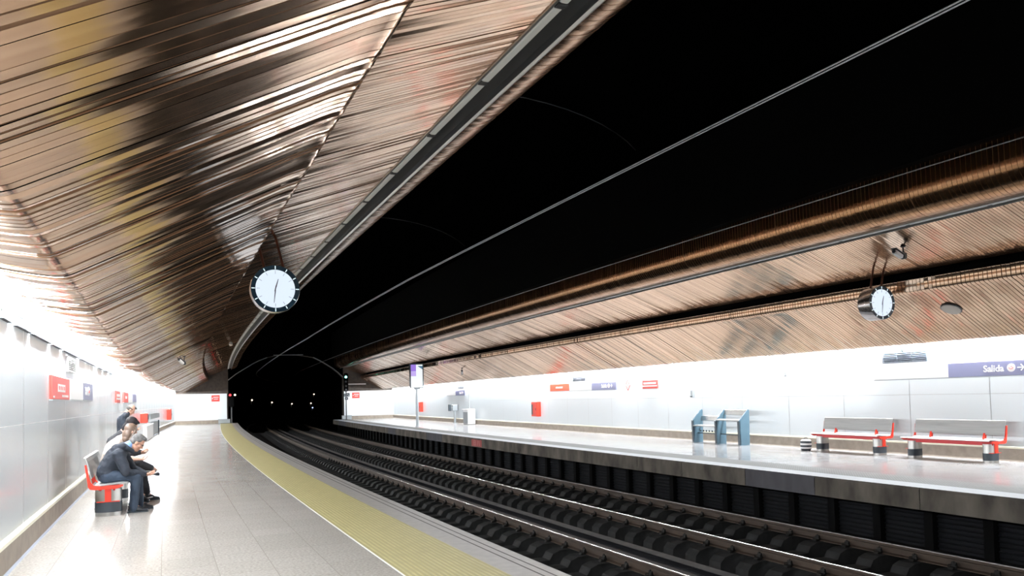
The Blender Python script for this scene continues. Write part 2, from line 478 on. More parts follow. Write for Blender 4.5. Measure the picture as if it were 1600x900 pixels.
# sleepers
def sleeper_mesh():
    mb = MB()
    z0, zt, zm = -1.06+.64-.02, -.152, -.29       # relative to rail top
    pr = [(-1.27, z0), (-1.25, -.26), (-1.17, -.185), (-1.02, -.155), (-.62, -.155), (-.5, -.2), (-.44, zm), (.44, zm), (.5, -.2), (.62, -.155), (1.02, -.155), (1.17, -.185), (1.25, -.26), (1.27, z0)]
    w = .13
    vs = [(x, -w, z) for x, z in pr]+[(x, w, z) for x, z in pr]
    n = len(pr)
    fs = [(i, i+1, n+i+1, n+i) for i in range(n-1)]
    # side faces as strips
    for o, fl in ((0, 1), (n, 0)):
        k = [0+o, 1+o, 2+o, 3+o, 4+o, 5+o, 6+o]
        for f in ([0, 1, 2, 3], [0, 3, 4, 5, 6], [0, 6, 7, 13], [13, 7, 8, 9, 10], [13, 10, 11, 12]):
            g = [x+o for x in f]
            fs.append(tuple(reversed(g)) if fl else tuple(g))
    mb.add(vs, fs)
    return mb.mesh('sleeper', M['sleeper'])
def clip_mesh(sg):
    mb = MB()
    mb.prism([(0, 0), (.11*sg, 0), (.09*sg, .025), (.05*sg, .03), (.035*sg, .085), (.02*sg, .085), (.005*sg, .03)], .07, 'y')
    mb.tube([(.03*sg, 0, 0), (.03*sg, 0, .10)], .011, 6)
    mb.tube([(.075*sg, -.05, .02), (.06*sg, -.06, .045), (.03*sg, 0, .05), (.06*sg, .06, .045), (.075*sg, .05, .02)], .009, 5)
    return mb.mesh('rail_clip', M['clip'])
SM = sleeper_mesh(); CM = [clip_mesh(-1), clip_mesh(1)]
for ax, (r1, r2), lab, grp in ((AX1, (RL, RA), 'dark concrete sleeper under the track beside the left platform', 'sleepers of the near track'),
                               (AX2, (RB, RC), 'dark concrete sleeper under the track beside the right platform', 'sleepers of the far track')):
    s = 4.14 if ax == AX1 else 4.3
    while s < 68:
        o = bpy.data.objects.new('sleeper', SM); COL.objects.link(o)
        o.location = W(s, ax, -.64); o.rotation_euler = (0, 0, rotz(s)); tag(o, lab, 'sleeper', grp)
        if s < 32:
            for rr in (r1, r2):
                for k, sg in ((0, -1), (1, 1)):
                    if ax == AX1 and rr == r1: continue
                    c = bpy.data.objects.new('rail_clip', CM[k]); COL.objects.link(c); c.parent = o
                    c.location = (rr-ax+.045*sg, 0, -.150)
        s += .583
# gratings
mb = MB()
mb.box((-.105, 0, 0), (.02, .90, .03)); mb.box((.105, 0, 0), (.02, .90, .03)); mb.box((0, -.445, 0), (.2, .02, .03)); mb.box((0, .445, 0), (.2, .02, .03))
for k in range(21): mb.box((0, -.42+.042*k, -.002), (.19, .014, .024))
GM = mb.mesh('drain_grating', M['grate'])
s = 5.33
while s < 60:
    o = bpy.data.objects.new('drain_grating', GM); COL.objects.link(o)
    o.location = W(s, 6.675, -.862); o.rotation_euler = (0, 0, rotz(s)); tag(o, 'black iron drain grating set in the gutter between the tracks', 'drain grating', 'drain gratings between the tracks')
    s += .935

# ------------------------------------------------------------------ side walls
def side_wall(Lw, name, jm, s_first, step, sg, gap):
    mb = MB()
    b = Lw-(.0015 if sg > 0 else .012)*sg
    mb.sweep([(b, .28), (b, 2.62)], SB, SE+.7, 1., 1)           # joint backing
    s = s_first
    while s > SB: s -= step
    while s < SE+.7:
        for z0, z1 in ((.30, 1.42), (1.42, 2.62)):
            a, e = max(s+gap/2, SB), min(s+step-gap/2, SE+.7)
            if e > a: mb.sweep([(b, z0+.004), (Lw, z0+.005), (Lw, z1-.005), (b, z1-.004)], a, e, 2.1, 0)
        s += step
    return struct(mb, name, [M['wall'], jm], label='white enamel panelled wall of the %s platform' % ('left' if sg > 0 else 'right'), cat='wall')
side_wall(LW, 'wall_left', M['jointl'], 9.95, 1.96, 1, .022)
side_wall(RW, 'wall_right', M['jointr'], 10.63, 2.01, -1, .014)
for Lw, sg, nm in ((LW, 1, 'baseboard_left'), (RW, -1, 'baseboard_right')):
    mb = MB()
    mb.sweep([(Lw, .31), (Lw+.055*sg, .30), (Lw+.06*sg, .265)], SB, SE+.7, 1., 1)
    mb.sweep([(Lw+.06*sg, .265), (Lw+.062*sg, .03)], SB, SE+.7, 1., 0)
    mb.sweep([(Lw+.062*sg, .03), (Lw+.075*sg, .0)], SB, SE+.7, 1., 2)
    struct(mb, nm, [M['plinth'], M['ledge'], M['skirt'] if sg > 0 else M['plinth']])
for Lw, Lc, nm in ((LW, -1.13, 'left'), (RW, mir(-1.13), 'right')):
    mb = MB(); mb.sweep([(Lw, 2.62), (Lw+(Lc-Lw)*.3, 2.70), (Lc, 2.69)], SB, SE+.7, 1., 0)
    struct(mb, 'ceiling_cove_'+nm, [M['white']], label='white cove between the %s wall and the copper ceiling' % nm, cat='ceiling')
# dark cable tray along the top of the left wall
mb = MB(); s = 6.
random.seed(3)
while s < 24:
    w = random.uniform(.5, 1.6); t = random.choice((.012, .02, .035))
    mb.sweep([(LW+.005, 2.475), (LW+.05, 2.475), (LW+.05, 2.475+t), (LW+.005, 2.475+t)], s, s+w, .5, closed=True)
    s += w+random.uniform(.0, .25)
struct(mb, 'trim_3', [M['cable']], label='dark cable tray along the top of the left wall', cat='cable tray')

# ------------------------------------------------------------------ copper ceilings
def offset_profile(pr, d):
    out = []
    for i, p in enumerate(pr):
        a = Vector(pr[max(i-1, 0)]); b = Vector(pr[min(i+1, len(pr)-1)])
        t = (b-a).normalized(); n = Vector((-t[1], t[0]))
        out.append((p[0]+n[0]*d, p[1]+n[1]*d))
    return out
def slats(mb, pr, s0, s1, w=.085, g=.008, depth=.009, wob=.0025, right=False, seed=1):
    """transverse slats; pr runs in left-hand coordinates, mirrored for the right canopy"""
    rnd = random.Random(seed)
    run = [0.]
    for a, b in zip(pr[:-1], pr[1:]): run.append(run[-1]+math.hypot(b[0]-a[0], b[1]-a[1]))
    back = offset_profile(pr, depth)
    q = len(pr); s = s0; k = 0
    fx = (lambda L: mir(L)) if right else (lambda L: L)
    while s < s1:
        gg = .02 if k % 36 == 35 else g
        d1, d2 = rnd.gauss(0, wob), rnd.gauss(0, wob)
        pa, pb = offset_profile(pr, d1), offset_profile(pr, d2)
        a, b, c = s, s+w-gg, s+w
        vs = []
        for ss, P in ((a, pa), (b, pb)): vs += [W(ss, fx(L), z) for L, z in P]
        fs = [(i, i+1, q+i+1, q+i) for i in range(q-1)]
        uv = [((a, run[i]), (a, run[i+1]), (b, run[i+1]), (b, run[i])) for i in range(q-1)]
        mb.add(vs, fs, 0, uv)
        # groove
        vs = []
        for ss, P in ((b, pb), (b+.001, back), (c-.001, back), (c, pr)): vs += [W(ss, fx(L), z) for L, z in P]
        fs = []; uv = []
        for r in range(3):
            for i in range(q-1): fs.append((r*q+i, r*q+i+1, (r+1)*q+i+1, (r+1)*q+i)); uv.append(((b, run[i]), (b, run[i+1]), (c, run[i+1]), (c, run[i])))
        mb.add(vs, fs, 1, uv)
        s = c; k += 1
P1 = [(-1.13, 2.685), (-1.2, 2.668), (-1.17, 2.64), (-1.08, 2.612), (-.95, 2.588), (-.82, 2.570), (-.70, 2.560), (-.63, 2.562), (-.585, 2.578), (-.54, 2.601),
      (-.1, 2.838), (.3, 3.053), (.7, 3.268), (.92, 3.387), (1.02, 3.435), (1.065, 3.452), (1.10, 3.475), (1.118, 3.51), (1.122, 3.60), (1.125, 3.70), (1.14, 3.71)]
P2 = [(1.16, 3.87), (1.5, 4.0), (2.0, 4.19), (2.585, 4.415)]
PR = [(2.90, 4.43)]+[(2.93+.46*sin(a), 4.89-.46*cos(a)) for a in [pi/2*k/9 for k in range(10)]]+[(3.40, 5.4), (3.42, 6.3), (3.42, 7.4)]
def p1z(L): return 2.665+(L+.42)*.5385
def p2z(L): return 3.87+(L-1.16)*.383
for right, nm, c1, c2 in ((False, 'left', M['copper'], M['copper']), (True, 'right', M['copperR'], M['copperR'])):
    seed = 5 if right else 2
    mb = MB(); slats(mb, P1, SB, SE+.3, g=.012 if right else .008, depth=.016 if right else .009, right=right, seed=seed)
    struct(mb, 'ceiling_lower_'+nm, [c1, M['copperGap' if not right else 'copperGapD']], True, 'lower sloping copper slat ceiling over the %s platform' % nm, 'ceiling')
    mb = MB(); slats(mb, P2, SB, SE+.3, w=.062, g=.009 if right else .007, depth=.013 if right else .009, wob=.0013, right=right, seed=seed+1)
    struct(mb, 'ceiling_upper_'+nm, [c2, M['copperGap' if not right else 'copperGapD']], True, 'upper copper slat ceiling over the %s platform edge' % nm, 'ceiling')
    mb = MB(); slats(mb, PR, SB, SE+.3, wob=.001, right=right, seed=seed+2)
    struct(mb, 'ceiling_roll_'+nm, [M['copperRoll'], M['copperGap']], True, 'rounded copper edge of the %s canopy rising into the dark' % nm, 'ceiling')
    fx = mir if right else (lambda L: L)
    mb = MB()   # dark trough that carries the light fittings, and the steel lips either side
    mb.sweep([(fx(2.59), 4.415), (fx(2.60), 4.47), (fx(2.86), 4.47), (fx(2.86), 4.40)], SB, SE+.3, 1., 0)
    mb.sweep([(fx(2.855), 4.40), (fx(2.875), 4.385), (fx(2.90), 4.40), (fx(2.90), 4.44)], SB, SE+.3, 1., 1)
    mb.sweep([(fx(2.575), 4.43), (fx(2.58), 4.40), (fx(2.60), 4.40), (fx(2.60), 4.44)], SB, SE+.3, 1., 1)
    struct(mb, 'trim_4' if not right else 'trim_5', [M['darksteel'], M['trimsteel']], label='steel light trough along the edge of the %s copper canopy' % nm, cat='trim')
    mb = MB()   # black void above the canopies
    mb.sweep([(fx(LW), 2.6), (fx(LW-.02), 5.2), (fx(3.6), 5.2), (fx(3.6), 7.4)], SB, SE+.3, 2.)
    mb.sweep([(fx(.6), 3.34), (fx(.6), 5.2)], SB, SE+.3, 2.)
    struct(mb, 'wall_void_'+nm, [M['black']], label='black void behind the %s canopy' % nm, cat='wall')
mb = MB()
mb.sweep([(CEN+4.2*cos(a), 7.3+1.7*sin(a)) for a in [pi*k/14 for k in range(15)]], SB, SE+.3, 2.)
struct(mb, 'ceiling_vault', [M['vault']], label='vault over the tracks, coloured near black for the darkness', cat='ceiling')
mb = MB()   # end of the hall behind the viewer
mb.add([W(SB, LW-.3, -1.2), W(SB, RW+.3, -1.2), W(SB, RW+.3, 9.2), W(SB, LW-.3, 9.2)], [(0, 1, 2, 3)])
struct(mb, 'wall_back', [M['dark']], label='dark concrete wall at the near end of the station', cat='wall')

# light fittings at the head of the side walls
mb = MB(); mb.box((-.036, 0, .0), (.02, 1.42, .045)); mb.box((-.014, -.70, -.004), (.06, .022, .045)); mb.box((-.014, .70, -.004), (.06, .022, .045))
HM = mb.mesh('housing', M['fit'])
mb = MB(); mb.tube([(0, -.69, -.008), (0, .69, -.008)], .019, 8, 0, cap=False)
TM = mb.mesh('tube', M['tube'])
for Lf, zf, lab, grp in ((LW+.055, 2.545, 'lit white fluorescent tube fitting at the head of the left platform wall', 'tube lights along the left wall'),
                         (RW-.055, 2.505, 'lit white fluorescent tube fitting at the head of the right platform wall', 'tube lights along the right wall')):
    s = SB+1.
    while s < SE:
        r = thing('fluorescent_fitting', lab, 'light', s, Lf, zf, 0. if Lf < 5 else pi, grp)
        for n_, me in (('housing', HM), ('tube', TM)):
            o = bpy.data.objects.new(n_, me); COL.objects.link(o); o.parent = r
        s += 1.5
# unlit battens along the canopy edge
mb = MB(); mb.box((0, 0, .0), (.07, 1.40, .05), bev=.008); BM_ = mb.mesh('light_batten', M['batten'])
mb = MB(); mb.box((0, 0, .0), (.08, .03, .06)); CAPM = mb.mesh('end_cap', M['darksteel'])
for Lf, lab, grp in ((2.645, 'unlit grey light batten in the steel trough of the left canopy edge', 'unlit battens of the left canopy'),
                     (mir(2.80), 'unlit grey light batten in the steel trough of the right canopy edge', 'unlit battens of the right canopy')):
    s = 2.3
    while s < SE:
        o = bpy.data.objects.new('light_batten', BM_); COL.objects.link(o); o.location = W(s, Lf, 4.425); o.rotation_euler = (0, 0, rotz(s))
        tag(o, lab, 'light', grp)
        if s < 30:
            for d in (-.715, .715):
                c = bpy.data.objects.new('end_cap', CAPM); COL.objects.link(c); c.parent = o; c.location = (0, d, 0)
        s += 1.47

# ------------------------------------------------------------------ tunnel portal and end walls
SP = 67.0
arch = [(2.62, -1.2), (2.62, 3.51), (3.2, 3.98), (3.78, 4.36), (4.53, 4.83), (5.1, 5.12), (5.7, 5.36), (6.4, 5.53), (7.28, 5.6), (8.2, 5.55), (8.9, 5.46), (9.44, 5.36), (10.0, 5.08), (10.5, 4.77), (11.03, 4.43), (11.5, 4.05), (11.93, 3.62), (11.93, -1.2)]
mb = MB()
n = len(arch)
def outer(L, z, i):
    if i == 0: return (LW-.2, -1.2)
    if i == n-1: return (RW+.2, -1.2)
    if i == 1: return (LW-.2, 9.2)
    if i == n-2: return (RW+.2, 9.2)
    return (L, 9.2)
vs = [W(SP, L, z) for L, z in arch]+[W(SP, *outer(L, z, i)) for i, (L, z) in enumerate(arch)]
mb.add(vs, [(i, i+1, n+i+1, n+i) for i in range(n-1)])
mb.sweep(arch, SP, SP+.8, .8)
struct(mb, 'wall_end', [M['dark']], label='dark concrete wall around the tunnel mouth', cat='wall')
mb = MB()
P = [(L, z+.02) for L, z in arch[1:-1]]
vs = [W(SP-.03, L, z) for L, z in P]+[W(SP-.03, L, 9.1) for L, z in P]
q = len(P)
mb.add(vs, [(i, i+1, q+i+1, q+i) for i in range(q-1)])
struct(mb, 'wall_arch_shade', [M['vault']], label='black sheet painting shade above the tunnel arch', cat='wall')  # sheet before the brown wall, blackened to paint the dark above the arch
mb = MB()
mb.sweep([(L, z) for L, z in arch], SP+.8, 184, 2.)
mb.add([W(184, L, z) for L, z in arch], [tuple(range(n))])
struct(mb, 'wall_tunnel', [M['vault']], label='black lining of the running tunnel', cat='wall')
# the black sheet above the tunnel opening is painted shade
def end_wall(L0, L1, nm, lab):
    mb = MB()
    sF = SE+.05
    c = (L0+L1)/2; w = L1-L0
    n_ = 2
    for k in range(n_):
        a = L0+w*k/n_+.01; b = L0+w*(k+1)/n_-.01
        for z0, z1 in ((.30, 2.40),):
            P = [W(sF, a, z0), W(sF, b, z0), W(sF, b, z1), W(sF, a, z1)]
            Q = [W(sF+.06, a, z0), W(sF+.06, b, z0), W(sF+.06, b, z1), W(sF+.06, a, z1)]
            mb.add(P+Q, [(0, 1, 2, 3), (0, 4, 5, 1), (1, 5, 6, 2), (2, 6, 7, 3), (3, 7, 4, 0)], 0)
    P = [W(sF+.03, L0, .0), W(sF+.03, L1, .0), W(sF+.03, L1, 2.42), W(sF+.03, L0, 2.42), W(sF+.2, L0, 0), W(sF+.2, L1, 0), W(sF+.2, L1, 2.42), W(sF+.2, L0, 2.42)]
    mb.add(P, [(0, 1, 2, 3), (1, 5, 6, 2), (3, 2, 6, 7), (0, 3, 7, 4)], 1)
    P = [W(sF-.02, L0, .0), W(sF-.02, L1, .0), W(sF-.02, L1, .28), W(sF-.02, L0, .28), W(sF+.03, L0, .28), W(sF+.03, L1, .28)]
    mb.add(P, [(0, 1, 2, 3), (3, 2, 5, 4)], 2)
    struct(mb, nm, [M['wall'], M['jointr'], M['plinth']], label=lab, cat='wall')
end_wall(LW, 2.52, 'wall_end_left', 'white panelled wall closing the left platform beside the tunnel')
end_wall(11.95, RW, 'wall_end_right', 'white panelled wall closing the right platform beside the tunnel')
# conduits over the tunnel mouth
def conduit(pts, lab):
    mb = MB(); mb.tube([W(SP-.08, L, z) for L, z in pts], .035, 6)
    tag(mb.build('conduit', M['grey']), lab, 'conduit')
conduit(arch[1:7], 'thin pale conduit on the left haunch of the tunnel arch')
conduit([(6.2, 5.56), (8.6, 5.58)], 'straight pale conduit across the crown of the tunnel arch')
conduit(arch[11:17], 'thin pale conduit on the right haunch of the tunnel arch')
# pale light strip on the right of the portal
mb = MB(); mb.box((0, 0, 0), (1.55, .08, .09), bev=.01)
r = mb.build('light_strip', M['white']); r.location = W(SE+.3, 13.1, 3.02); r.rotation_euler = (0, 0, rotz(SE)); tag(r, 'short pale light strip above the white wall right of the tunnel', 'light')

# ------------------------------------------------------------------ overhead wires
def wire(pts, lab, off=0., r=.0075):
    mb = MB(); P = []
    for (s0, L0, z0), (s1, L1, z1) in zip(pts[:-1], pts[1:]):
        n_ = max(2, int((s1-s0)/1.5))
        for i in range(n_): t = i/n_; P.append(W(s0+(s1-s0)*t, L0+(L1-L0)*t+off, z0+(z1-z0)*t))
    P.append(W(pts[-1][0], pts[-1][1]+off, pts[-1][2]))
    mb.tube(P, r, 6); tag(mb.build('contact_wire', M['wire']), lab, 'overhead wire')
w1 = [(-12, 5.06, 4.26), (4, 5.03, 4.24), (16, 4.93, 4.24), (33, 5.12, 4.24), (66, 4.98, 4.26), (110, 5.0, 4.3)]
wire(w1, 'upper of the twin contact wires over the near track', -.022)
wire(w1, 'lower of the twin contact wires over the near track', .022)
w2 = [(-12, 8.65, 4.34), (5, 8.68, 4.33), (14, 8.5, 4.30), (30, 8.62, 4.34), (66, 8.67, 4.34), (110, 8.7, 4.34)]
wire(w2, 'single contact wire over the far track')
# thin span conduits on the vault
for sv, lab in ((29., 'faint thin pipe arching across the dark vault farther from the viewer'), (16., 'faint thin pipe arching across the dark vault nearest overhead')):
    mb = MB(); mb.tube([W(sv, CEN+3.9*cos(a), 7.2+1.5*sin(a)) for a in [pi*(.12+.76*k/16) for k in range(17)]], .012, 5)
    tag(mb.build('conduit', M['darksteel']), lab, 'conduit')

# ------------------------------------------------------------------ clocks
def clock(s, L, z, rad, lab, rotd, rod_top, dep):
    r = thing('station_clock', lab, 'clock', s, L, z, rotd)
    d = dep/2
    mb = MB(); mb.lathe([(rad*.9, -d+.01), (rad*.985, -d), (rad, -d+.015), (rad, d-.015), (rad*.985, d), (rad*.9, d-.01)], axis='y', n=64)
    mb.build('case', M['drum2'], r, True, 30)
    for sd, nm in ((-1, 'front'), (1, 'rear')):
        y = sd*(d-.004)
        mb = MB(); mb.lathe([(rad*.80, y), (rad*.985, y+.006*sd)], axis='y', n=64)
        mb.f = mb.f[:64]; mb.m = mb.m[:64]; mb.uv = mb.uv[:64]
        rg = mb.build('dial_ring', M['ring'], r)
        for k in range(12):
            a = k*pi/6
            R = Matrix.Rotation(a, 3, 'Y')
            ln = rad*(.12 if k % 3 else .14)
            mb = MB(); mb.box(R @ Vector((0, y+.008*sd, rad*.89)), (rad*.035, .006, ln), 0, R); mb.build('hour_mark', M['mark'], rg)
        mb = MB(); mb.lathe([(0.0001, y), (rad*.80, y)], axis='y', n=64); fc = mb.build('dial', M['face'], r)
        mb = MB()
        for k in range(12):
            a = k*pi/6; R = Matrix.Rotation(a, 3, 'Y')
            mb.box(R @ Vector((0, y+.004*sd, rad*.69)), (rad*.012, .004, rad*.13), 0, R)
        mb.build('minute_ticks', M['hand'], fc)
        # front hands: 12:31; Matrix.Rotation about Y by +a turns z towards +x
        for nm2, ang, ln, wd in (('hour_hand', 16, .42, .055), ('minute_hand', 186, .60, .045)):
            a = radians(ang)*(1 if sd < 0 else -1); R = Matrix.Rotation(a, 3, 'Y')
            mb = MB()
            pts = [(-wd*.3, -.12), (wd*.3, -.12), (wd*.5, ln*.25), (wd*.2, ln), (-wd*.2, ln), (-wd*.5, ln*.25)]
            mb.prism([(p*rad, q*rad) for p, q in pts], .005, 'y', 0.)
            mb.v = [tuple(R @ Vector(v)+Vector((0, y+(.012 if nm2[0] == 'h' else .018)*sd, 0))) for v in mb.v]
            mb.build(nm2, M['hand'], r)
    sg = 1 if L < CEN else -1
    for x in (-.135, .135):
        h0 = rad*.85; k = .24          # the rods lean square to the sloping soffit
        h1 = (rod_top-z+sg*.383*(x+sg*k*h0))/(1+.383*k)
        mb = MB(); mb.tube([(x, 0, h0), (x-sg*k*(h1-h0), 0, h1)], .02, 8); mb.build('hanging_rod', M['rod'], r)
clock(11.3, 1.5, 3.24, .345, 'round lit station clock hanging from the left copper ceiling', 0., p2z(1.5)+.02, .2)
clock(10.70, 13.0, 3.285, .335, 'round lit station clock hanging over the right platform', radians(-3), p2z(mir(13.0))+.02, .30)

# ------------------------------------------------------------------ signs and wall fittings
XL = lambda s, z, d=0.: (s, LW+d, z)
def wall_thing(name, lab, cat, s, z, right, d=0., group=None):
    """root whose local +x runs along the wall as seen (left to right), local -y points into the room"""
    if right: return thing(name, lab, cat, s, RW-d, z, -pi/2, group)
    return thing(name, lab, cat, s, LW+d, z, pi/2, group)
# for the right wall local x = -T: towards the viewer = rightwards in the photo
def MT(x, y, z):
    """text lying in local xz facing -y"""
    return Matrix.Translation((x, y, z)) @ Matrix.Rotation(pi/2, 4, 'X')
def board(s0, s1, z0, z1, right, name, lab, cat, m, deco=None, t=.04):
    s = (s0+s1)/2; w = abs(s1-s0)-.015; h = z1-z0
    r = wall_thing(name, lab, cat, s, (z0+z1)/2, right)
    mb = MB(); mb.box((0, -t/2, 0), (w, t, h), bev=.006); mb.build('board', M[m], r)
    mb = MB(); mb.box((0, -t/2-.004, -h/2-.012), (w+.015, t+.012, .02)); mb.build('ledge', M['grey'], r)
    if deco: deco(r, w, h, -t-.002)
    return r
def deco_salida(r, w, h, y, arrow=True, tx=.05):
    text_mesh('Salida', h*.62, 'lettering', M['white'], r, MT(tx, y, -.01), .004)
    mb = MB(); mb.lathe([(.0001, y-.006), (h*.27, y-.006), (h*.27, y)], c=(tx+.38, 0, 0), axis='y', n=32); c = mb.build('emblem_disc', M['white'], r)
    mb = MB()
    for k in (-1, 1):
        mb.tube([(tx+.38+a, y-.008, k*b) for a, b in ((-.05, .0), (-.025, .022), (.0, .03), (.03, .018), (.05, 0.))], .006, 5)
    mb.build('emblem', M['redsign'], c)
    mb = MB(); x = tx+.58
    mb.box((x-.01, y-.001, 0), (.13, .003, .026))
    for k in (-1, 1):
        mb.box((x+.035, y-.001, k*.03), (.10, .003, .026), 0, Matrix.Rotation(radians(45*k), 3, 'Y'))
    mb.build('arrow', M['white'], r)
def deco_strokes(rows, mt='white'):
    def f(r, w, h, y):
        mb = MB()
        for (cx, cz, lw, lh) in rows:
            n_ = max(1, int(lw*w/(lh*h*.75))); ww = lw*w/n_
            for k in range(n_):
                hh = lh*h*random.choice((.75, .8, 1.))
                mb.box((cx*w-lw*w/2+ww*(k+.5), y, cz*h-(lh*h-hh)/2), (ww*.72, .003, hh))
        mb.build('lettering', M[mt], r)
    return f
name_deco = deco_strokes([(0., 0., .36, .26)])
# right wall: sets of three two-metre boards
board(9.55, 11.56, 1.80, 2.12, True, 'exit_sign', 'long blue grey board reading Salida with an arrow, right of the big wall grille', 'sign', 'navy', deco_salida)
board(11.58, 13.6, 1.80, 2.12, True, 'blank_sign', 'blank white board left of the nearest Salida board on the right wall', 'sign', 'whitesign')
board(26.25, 28.28, 1.79, 2.11, True, 'exit_sign', 'smaller looking blue Salida board above the middle of the right platform', 'sign', 'navy', deco_salida)
board(28.3, 30.4, 1.80, 2.12, True, 'blank_sign', 'blank white board between the orange board and the blue Salida board', 'sign', 'whitesign')
board(30.45, 32.47, 1.81, 2.135, True, 'station_name_sign', 'orange name board with a white word on the right wall', 'sign', 'orange', name_deco)
board(45.4, 47.38, 1.77, 2.08, True, 'exit_sign', 'blue exit board above the grey post box far along the right wall', 'sign', 'navy', deco_salida)
board(47.4, 49.4, 1.78, 2.08, True, 'blank_sign', 'blank white board left of the farthest blue exit board', 'sign', 'whitesign')
def deco_warn(r, w, h, y):
    mb = MB(); mb.box((0, y, .04), (w*.82, .003, h*.22)); mb.box((0, y, -.06), (w*.94, .003, h*.16)); mb.build('white_bands', M['whitesign'], r)
board(23.27, 24.3, 1.78, 2.09, True, 'notice_sign', 'pink and red striped notice with a grey shelf on the right wall', 'sign', 'redsign', deco_warn)
r = wall_thing('diamond_sign', 'small diamond shaped red outlined sign on the right wall', 'sign', 25.36, 1.95, True)
mb = MB(); mb.prism([(0, -.23), (.19, 0), (0, .23), (-.19, 0)], .02, 'y', -.012); mb.build('plate', M['whitesign'], r)
mb = MB()
for a, b in (((0, -.23), (.19, 0)), ((.19, 0), (0, .23)), ((0, .23), (-.19, 0)), ((-.19, 0), (0, -.23))):
    mb.tube([(a[0]*.93, -.026, a[1]*.93), (b[0]*.93, -.026, b[1]*.93)], .012, 6)
mb.build('red_border', M['redsign'], r)
# left wall
def deco_left(r, w, h, y):
    mb = MB(); mb.box((0, y, 0), (w*.42, .003, h*.34)); b = mb.build('white_panel', M['whitesign'], r)
    mb = MB()
    for k in range(4): mb.box((-w*.15+w*.1*k, y-.003, 0), (w*.05, .002, h*.16))
    mb.build('lettering', M['redsign'], b)
    mb = MB()
    for k in range(5): mb.box((w*.05+w*.08*k, y, -h*.34), (w*.05, .003, h*.1))
    mb.box((-w*.42, y, -h*.40), (w*.08, .003, h*.08)); mb.build('small_print', M['whitesign'], r)
board(12.02, 14.04, 1.72, 2.055, False, 'station_name_sign', 'red name board nearest the viewer on the left wall', 'sign', 'redsign', deco_left)
board(14.06, 16.13, 1.725, 2.06, False, 'blank_sign', 'blank white board between the red and blue boards on the left wall', 'sign', 'whitesign')
board(16.15, 17.96, 1.735, 2.07, False, 'exit_sign', 'blue grey board with white emblem on the left wall nearest the viewer', 'sign', 'navy', lambda r, w, h, y: deco_salida(r, w, h, y, True, -.35))
board(24.5, 25.9, 1.70, 2.05, False, 'notice_sign', 'red and white notice on the left wall behind the standing man', 'sign', 'redsign', deco_warn)
board(27.42, 29.37, 1.715, 2.055, False, 'station_name_sign', 'small pinkish red name board farther along the left wall', 'sign', 'redsign', name_deco)
board(29.4, 31.4, 1.715, 2.05, False, 'blank_sign', 'blank white board beyond the farther red name board on the left wall', 'sign', 'whitesign')
board(31.5, 33.5, 1.75, 2.05, False, 'exit_sign', 'pale blue board farthest along the left wall', 'sign', 'navy')
# end wall red signs
def end_sign(L, z, w, h, lab):
    r = thing('warning_sign', lab, 'sign', SE+.04, L, z)
    mb = MB(); mb.box((0, -.012, 0), (w, .024, h), bev=.004); mb.build('board', M['redsign'], r)
    mb = MB()
    for k in range(9): mb.box((-w*.22+w*.07*k, -.026, h*.17), (w*.05, .004, h*.13))
    for k in range(7): mb.box((-w*.15+w*.07*k, -.026, -h*.12), (w*.05, .004, h*.11))
    mb.build('lettering', M['whitesign'], r)
    mb = MB(); mb.prism([(-w*.44, 0.), (-w*.33, h*.14), (-w*.33, -h*.14)], .004, 'y', -.026); mb.build('arrow', M['whitesign'], r)
end_sign(1.65, 2.04, .62, .52, 'red warning sign on the white wall left of the tunnel')
end_sign(12.95, 2.04, .64, .50, 'red warning sign on the white wall right of the tunnel')
# ventilation grilles
def grille(s, z, w, h, right, lab, lm='louvre'):
    r = wall_thing('ventilation_grille', lab, 'ventilation grille', s, z, right)
    mb = MB(); mb.box((0, -.006, 0), (w, .012, h)); mb.build('recess', M['cable' if right else 'grey'], r)
    mb = MB()
    for a in (-1, 1): mb.box((a*w/2, -.02, 0), (.025, .035, h+.025)); mb.box((0, -.02, a*h/2), (w+.02, .035, .02))
    for x in (-w/6, w/6): mb.box((x, -.022, 0), (.014, .02, h))
    mb.build('frame', M[lm], r)
    mb = MB(); R = Matrix.Rotation(radians(35), 3, 'X'); n_ = 7
    for k in range(n_): mb.box((0, -.025, -h/2+h*(k+.5)/n_), (w-.02, .035, .006), 0, R)
    mb.build('louvres', M[lm], r)
grille(12.73, 2.355, 1.2, .30, True, 'grey louvred grille high on the right wall above the benches')
grille(29.48, 2.37, 1.12, .30, True, 'grey louvred grille high on the right wall above the orange board')
grille(46.3, 2.345, 1.15, .30, True, 'grey louvred grille high on the right wall farthest along')
grille(14.4, 2.30, .95, .22, False, 'grey louvred grille high on the left wall above the red board', 'white')  # white louvres stand in for the glare washing out this grille
# fire cabinets
def fire_box(s, z, w, h, d, right, lab):
    r = wall_thing('fire_cabinet', lab, 'fire cabinet', s, z, right)
    mb = MB(); mb.box((0, -d/2, 0), (w, d, h), bev=.015); mb.build('body', M['red'], r)
    mb = MB(); mb.box((0, -d-.008, 0), (w*.88, .012, h*.9), bev=.004); dr = mb.build('door', M['red'], r)
    mb = MB(); mb.box((w*.36, -d-.022, 0), (.03, .02, .12), bev=.004); mb.build('handle', M['darksteel'], dr)
    mb = MB(); mb.box((-w*.30 if right else w*.30, -d-.016, -.02), (w*.22, .006, h*.7), bev=.002); mb.build('window', M['darksteel'], dr)
fire_box(34.0, .97, .66, .71, .22, True, 'tall red fire cabinet on the right wall under the orange board')
fire_box(56.5, 1.0, .9, .73, .22, True, 'red fire cabinet on the right wall behind the information screen post')
fire_box(36.6, 1.06, .7, .42, .26, False, 'small red fire cabinet on the left wall nearer the standing man')
fire_box(58.0, .95, .8, .74, .26, False, 'red fire cabinet on the left wall nearer the tunnel')
